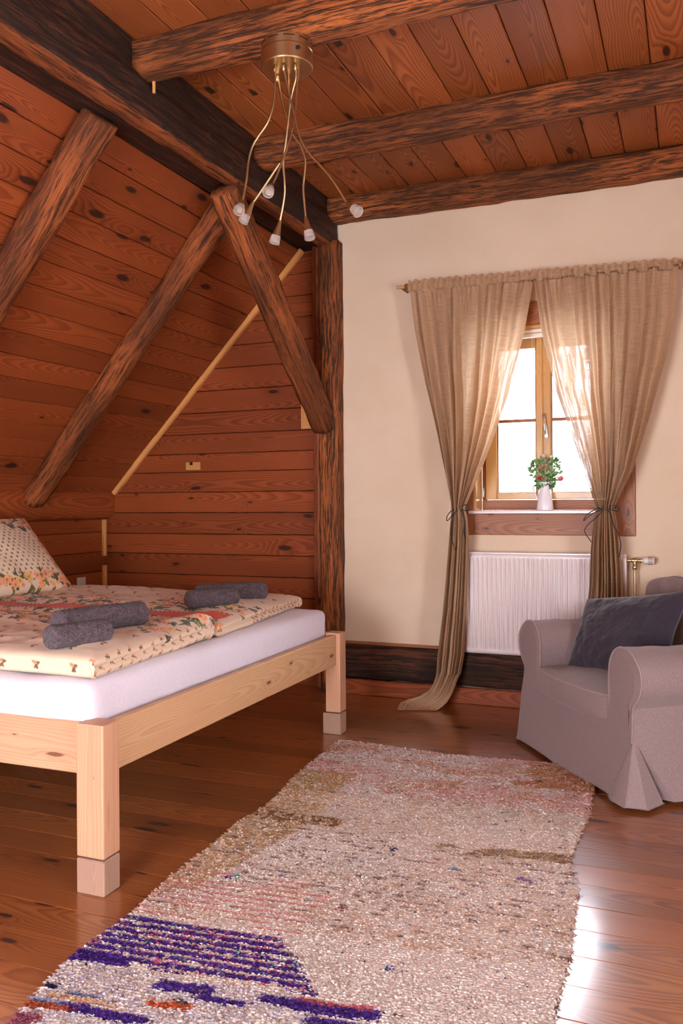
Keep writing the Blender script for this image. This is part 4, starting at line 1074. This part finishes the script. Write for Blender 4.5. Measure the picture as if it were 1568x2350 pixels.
# under-arm fold on the outer side
# front apron between the arms
vv, ff = [], []
for i in range(25):
    a = .165 + (W - .33) * i / 24
    for j in range(9):
        z = .30 - .19 * j / 8; f_ = .050 * max(0, (.38 - z) / .38) ** 1.3
        vv.append((a, -f_ - .006 + .003 * nz(a * 6, z * 6), z))
for i in range(24):
    for j in range(8): q = i * 9 + j; ff.append((q, q + 1, q + 10, q + 9))
# seat cushion
def cushion_block(name, x0, x1, y0, y1, z0, z1, r, front=0, tilt=None, wr=.006, seed=0, crown=.02):
    o_ = softbox(name, x0, x1, y0, y1, z0, z1, r, M['chair'], ac, nseg=.022, wr=wr, seed=seed)
    me_ = o_.data; cx_, cy_ = (x0 + x1) / 2, (y0 + y1) / 2; hx, hy = (x1 - x0) / 2, (y1 - y0) / 2
    for v in me_.vertices:
        u_ = 1 - min(1, abs((v.co.x - cx_) / hx)) ** 2; w_ = 1 - min(1, abs((v.co.y - cy_) / hy)) ** 2
        if v.co.z > (z0 + z1) / 2: v.co.z += crown * u_ * w_
        if v.co.y < cy_: v.co.y -= front * u_ * (cy_ - v.co.y) / hy
    return o_
sc1 = cushion_block('seat_cushion', .182, W - .182, -.015, .66, .292, .418, .022, front=.035, seed=5, crown=.028)
pp = [(.19 + (W - .38) * i / 30, -.012 - .035 * (1 - abs((i - 15) / 15) ** 2), .412 - .004) for i in range(31)]
pp = [(.186, .5, .412), (.186, .2, .412), (.187, .0, .410)] + pp + [(W - .187, .0, .410), (W - .186, .2, .412), (W - .186, .5, .412)]
bm_obj('piping', tube(pp, .0045, 6), M['chairpipe'], sc1, True)
# back frame and back cushion
bk = cushion_block('backrest', .06, W - .06, .68, .86, .25, .80, .06, wr=.004, seed=8, crown=0)
for v in bk.data.vertices: v.co.y += .10 * max(0, (v.co.z - .4) / .4)
bc = cushion_block('back_cushion', .135, W - .135, .50, .66, .40, .855, .055, front=.02, wr=.012, seed=12, crown=.0)
for v in bc.data.vertices:
    u_ = (v.co.x - W / 2) / (W / 2 - .135); hz_ = (v.co.z - .4) / .45
    if v.co.z > .62: v.co.z -= .030 * abs(u_) ** 3 * ((v.co.z - .62) / .23); v.co.z += .008 * sin(u_ * 7)
    # radiating pull creases near the top
    if v.co.y < .58: v.co.y += .020 * sin(u_ * 15 + hz_ * 5) * max(0, hz_ - .25)
    v.co.y += .11 * max(0, hz_)
    v.co.x = W / 2 + (v.co.x - W / 2) * (1 + .04 * (1 - max(0, hz_)) - .05 * max(0, hz_))
pp = []
for i in range(41):
    u_ = -1 + 2 * i / 40; x_ = W / 2 + u_ * (W / 2 - .17)
    pp.append((x_ , .585 + .10, .852 - .030 * abs(u_) ** 3 + .008 * sin(u_ * 7) - (.02 * max(0, abs(u_) - .9) * 10)))
bm_obj('piping', tube(pp, .0045, 6), M['chairpipe'], bc, True)
# scatter cushion leaning in the chair (a thing of its own)
RZ = Matrix.Rotation(radians(CA), 4, 'Z'); TL = Matrix.Translation(CO) @ RZ
cc = [tuple(TL @ Vector(p)) for p in ((.205, .13, .415), (.72, .30, .415), (.70, .47, .83), (.125, .285, .735))]
pillow('scatter_cushion', 'dark slate blue scatter cushion leaning in the armchair', 'cushion', cc, .15, M['cushion'], None, n=110, seed=6, wr=.020, pinch=.06)

# ================================================================ RUG
OUT = [(-1.4909999999999999, 1.2), (-1.511, 1.578), (-1.541, 1.717), (-1.568, 1.842), (-1.562, 1.975), (-1.565, 2.114), (-1.605, 2.385), (-1.615, 2.717), (-1.634, 2.917), (-1.602, 2.989), (-1.664, 3.49), (-1.692, 4.042), (-1.106, 3.997), (-0.58, 4.049), (-0.457, 3.922), (-0.413, 3.767), (-0.392, 3.44), (-0.405, 3.099), (-0.397, 2.947), (-0.352, 2.798), (-0.333, 2.538), (-0.321, 2.386), (-0.325, 2.187), (-0.318, 2.052), (-0.298, 1.2)]
def inside(P, poly):
    x, y = P[:, 0], P[:, 1]; c = np.zeros(len(P), bool); n_ = len(poly)
    for i in range(n_):
        x1_, y1_ = poly[i]; x2_, y2_ = poly[(i + 1) % n_]
        m = ((y1_ > y) != (y2_ > y)) & (x < (x2_ - x1_) * (y - y1_) / (y2_ - y1_ + 1e-12) + x1_); c ^= m
    return c
rug = thing('rug', 'shaggy cream and pink wool rug with purple stripes at the near end', 'rug', (0, 0, 0))
poly = OUT
cxr = sum(p[0] for p in poly) / len(poly); cyr = sum(p[1] for p in poly) / len(poly)
nb_ = len(poly); vb = [(p[0] + (cxr - p[0]) * .012, p[1] + (cyr - p[1]) * .008, z) for z in (.001, .010) for p in poly]
fb = [tuple(range(nb_, 2 * nb_)), tuple(range(nb_))[::-1]] + [(k, (k + 1) % nb_, (k + 1) % nb_ + nb_, k + nb_) for k in range(nb_)]
mesh_obj('rug_base', vb, fb, M['rugbase'], rug)
rs = np.random.RandomState(7)
gx, gy = np.meshgrid(np.arange(-2.2, 0, .0085), np.arange(1.15, 4.2, .0112)); gx = gx + (np.arange(gx.shape[0]) % 2)[:, None] * .005; gy = gy + .11 * (gx + 1.0)
P2 = np.stack([gx.ravel(), gy.ravel()], 1); row = (np.arange(gx.shape[0])[:, None] * np.ones((1, gx.shape[1]))).ravel().astype(int)
P2 += rs.uniform(-.003, .003, P2.shape); k = inside(P2, poly); P2 = P2[k]; row = row[k]; NTF = len(P2)
PB = (2.157, 1.915)
BARS = [(-1.28, -1.12, 1.835, 1.875, (.10, .045, .30)), (-1.16, -1.02, 1.815, 1.835, (.10, .045, .30)), (-1.0, -.70, 1.845, 1.885, (.10, .045, .30)), (-.86, -.55, 1.79, 1.83, (.10, .045, .30)), (-1.25, -1.14, 1.765, 1.79, (.62, .13, .05)),
        (-1.44, -1.2, 1.690, 1.722, (.10, .045, .30)), (-1.54, -1.40, 1.68, 1.705, (.50, .12, .06)), (-1.46, -1.36, 1.748, 1.764, (.22, .27, .45)), (-1.535, -1.505, 1.76, 1.785, (.04, .04, .09)), (-1.55, -1.44, 1.705, 1.72, (.26, .30, .50)),
        (-1.50, -1.30, 1.725, 1.745, (.80, .55, .36)), (-1.19, -1.16, 1.788, 1.80, (.05, .07, .11)), (-.92, -.72, 1.885, 1.90, (.60, .15, .22)), (-1.6, -1.45, 1.60, 1.66, (.40, .12, .18)), (-1.3, -1.0, 1.63, 1.645, (.70, .25, .25))]
def rug_colours(P, row):
    x, y = P[:, 0], P[:, 1]; n_ = len(P)
    yy = y - .11 * (x + 1.0) + .010 * (vnoise(x * 7, y * 2, 3) * 2)      # the rows run a little askew
    base = np.tile(np.array((.94, .84, .77)), (n_, 1)); r1 = rs.rand(n_); big = vnoise(x * 5, yy * 9, 1) + .5 * vnoise(x * 14, yy * 22, 2)
    base *= (.95 + .08 * rs.rand(n_))[:, None]
    def setm(m, c, j=.12):
        k_ = int(m.sum());
        if k_: base[m] = np.array(c) * (1 - j + 2 * j * rs.rand(k_))[:, None]
    # pinks and oranges of the far end
    far = yy > 3.35
    setm(far & (big + .35 * (rs.rand(n_) - .5) > .02), (.85, .58, .50)); setm(far & (vnoise(x * 6 + 9, yy * 12, 4) + .4 * (rs.rand(n_) - .5) > .22), (.80, .52, .34))
    setm(far & (rs.rand(n_) < .30), (.90, .78, .74)); setm(far & (x > -.75) & (yy > 3.62) & (vnoise(x * 5, yy * 7, 6) > -.2) & (rs.rand(n_) < .7), (.66, .36, .17)); setm(far & (rs.rand(n_) < .06), (.72, .22, .24))
    # golden left flank
    gl_ = (x < -1.42 + .20 * vnoise(yy * 3, x * 2, 8)) & (yy > 2.35) & (yy < 3.6)
    setm(gl_ & (rs.rand(n_) < .75), (.70, .48, .26))
    setm((yy > 2.98) & (yy < 3.04) & (x < -1.25), (.38, .20, .09)); setm((yy > 2.86) & (yy < 2.95) & (x > -.85) & (vnoise(x * 8, yy * 25, 9) > -.15), (.45, .29, .15))
    # sandy zone in the middle
    mid = (yy > 2.3) & (yy < 3.35); setm(mid & (rs.rand(n_) < .22 + .5 * (vnoise(x * 3, yy * 7, 11) + .1)), (.82, .64, .50))
    dash = (row % 3 == 0) & (vnoise(x * 45, row * 1.7, 12) > .14) & (yy > 2.25) & (yy < 2.95); setm(dash & (rs.rand(n_) < .8), (.33, .24, .22))
    setm(rs.rand(n_) < .010, (.20, .16, .17)); setm((yy > 2.2) & (yy < 2.3) & (rs.rand(n_) < .3), (.74, .55, .40))
    pk = (yy > 2.16) & (yy < 2.50) & (x < -1.05); setm(pk & (row % 3 == 0) & (vnoise(x * 9, row * .9, 13) > -.05), (.78, .40, .36))
    # purple stripes: a block on the left whose right edge runs askew
    edge = -1.094 + .9 * (2.157 - yy)
    blk = (yy < PB[0]) & (yy > PB[1]) & (x < edge)
    PUR = (.105, .045, .30)
    st2 = blk & (row % 3 != 0); setm(blk & ~st2, (.86, .70, .66)); setm(st2 & (vnoise(x * 40, row * 1.3, 15) > -.33), PUR, .35)
    setm(blk & (rs.rand(n_) < .05), (.62, .08, .20)); setm(blk & (rs.rand(n_) < .03), (.22, .48, .45))
    setm((yy < PB[1] + .035) & (yy > PB[1] - .02) & (x < -1.40), PUR, .35)
    # lilac-grey near end with bars
    near = (yy <= PB[1] - .02) & ~blk & (x < edge + .1); setm(near & (rs.rand(n_) < .55), (.74, .68, .72))
    def bar(x0_, x1_, y0_, y1_, c): setm((x > x0_) & (x < x1_) & (yy > y0_) & (yy < y1_), c, .3)
    for b_ in BARS: bar(*b_)
    for (sx, sy, c) in SPOTS:
        setm(((x - sx) ** 2 + (y - sy) ** 2) < .012 ** 2, c, .1)
    return base
SPOTS = [(-0.995, 2.837, (0.02, 0.02, 0.12)), (-0.753, 2.759, (0.1, 0.4, 0.5)), (-0.747, 2.111, (0.04, 0.1, 0.3)), (-1.426, 2.425, (0.1, 0.05, 0.35)), (-1.399, 2.449, (0.15, 0.5, 0.5)), (-0.993, 2.371, (0.4, 0.12, 0.12)), (-0.531, 2.77, (0.35, 0.18, 0.5)), (-0.504, 2.774, (0.35, 0.18, 0.5)), (-1.259, 2.505, (0.3, 0.25, 0.4)), (-0.646, 3.754, (0.03, 0.03, 0.06))]
TC = rug_colours(P2, row)
shag = np.where(P2[:, 1] > 3.3, 1.25, .85) * np.where(P2[:, 1] < 2.1, 1.15, 1.0)
NBL = 6
ang = rs.uniform(0, 2 * pi, (NTF, NBL)); lean = rs.uniform(.5, 1.25, (NTF, NBL)); Lh = rs.uniform(.010, .0155, (NTF, NBL)) * shag[:, None]
hb = .005
ripple = .006 * vnoise(P2[:, 0] * 4, P2[:, 1] * 5, 21) + .012 * np.exp(-((P2[:, 1] - 2.99) / .02) ** 2) * (P2[:, 0] < -1.25) + .010 * np.exp(-((P2[:, 1] - 2.90) / .02) ** 2) * (P2[:, 0] > -.85)
bx = P2[:, 0][:, None] + .0025 * np.cos(ang); by = P2[:, 1][:, None] + .0025 * np.sin(ang) * np.ones((NTF, NBL)); bz = (hb + np.maximum(0, ripple))[:, None] * np.ones((NTF, NBL))
dx, dy = np.cos(ang) * lean, np.sin(ang) * lean * .45 - .10; wx, wy = -np.sin(ang) * .0029, np.cos(ang) * .0029
mx_, my_, mz_ = bx + dx * Lh * .45, by + dy * Lh * .45, bz + Lh * .62
ex, ey, ez = bx + dx * Lh * 1.0, by + dy * Lh * 1.0, bz + Lh * (.95 - lean * .45)
Vt = np.stack([np.stack([bx - wx, by - wy, bz], -1), np.stack([bx + wx, by + wy, bz], -1), np.stack([mx_ + wx * 1.2, my_ + wy * 1.2, mz_], -1), np.stack([mx_ - wx * 1.2, my_ - wy * 1.2, mz_], -1),
               np.stack([ex + wx * .6, ey + wy * .6, ez], -1), np.stack([ex - wx * .6, ey - wy * .6, ez], -1)], 2).reshape(-1, 3)
base_i = np.arange(NTF * NBL)[:, None] * 6
Ft = np.concatenate([base_i + np.array([[0, 1, 2, 3]]), base_i + np.array([[3, 2, 4, 5]])], 0)
me = np_mesh('wool_pile', Vt, Ft, M['rugpile'], smooth=True)
cc_ = np.repeat(np.repeat(TC[:, None, :], NBL, 1) * (.95 + .09 * rs.rand(NTF, NBL, 1)), 6, axis=1).reshape(-1, 3)
put_col(me, np.clip(cc_, 0, .92))
pile = bpy.data.objects.new('wool_pile', me); COL.objects.link(pile); pile.parent = rug; pile['kind'] = 'stuff'
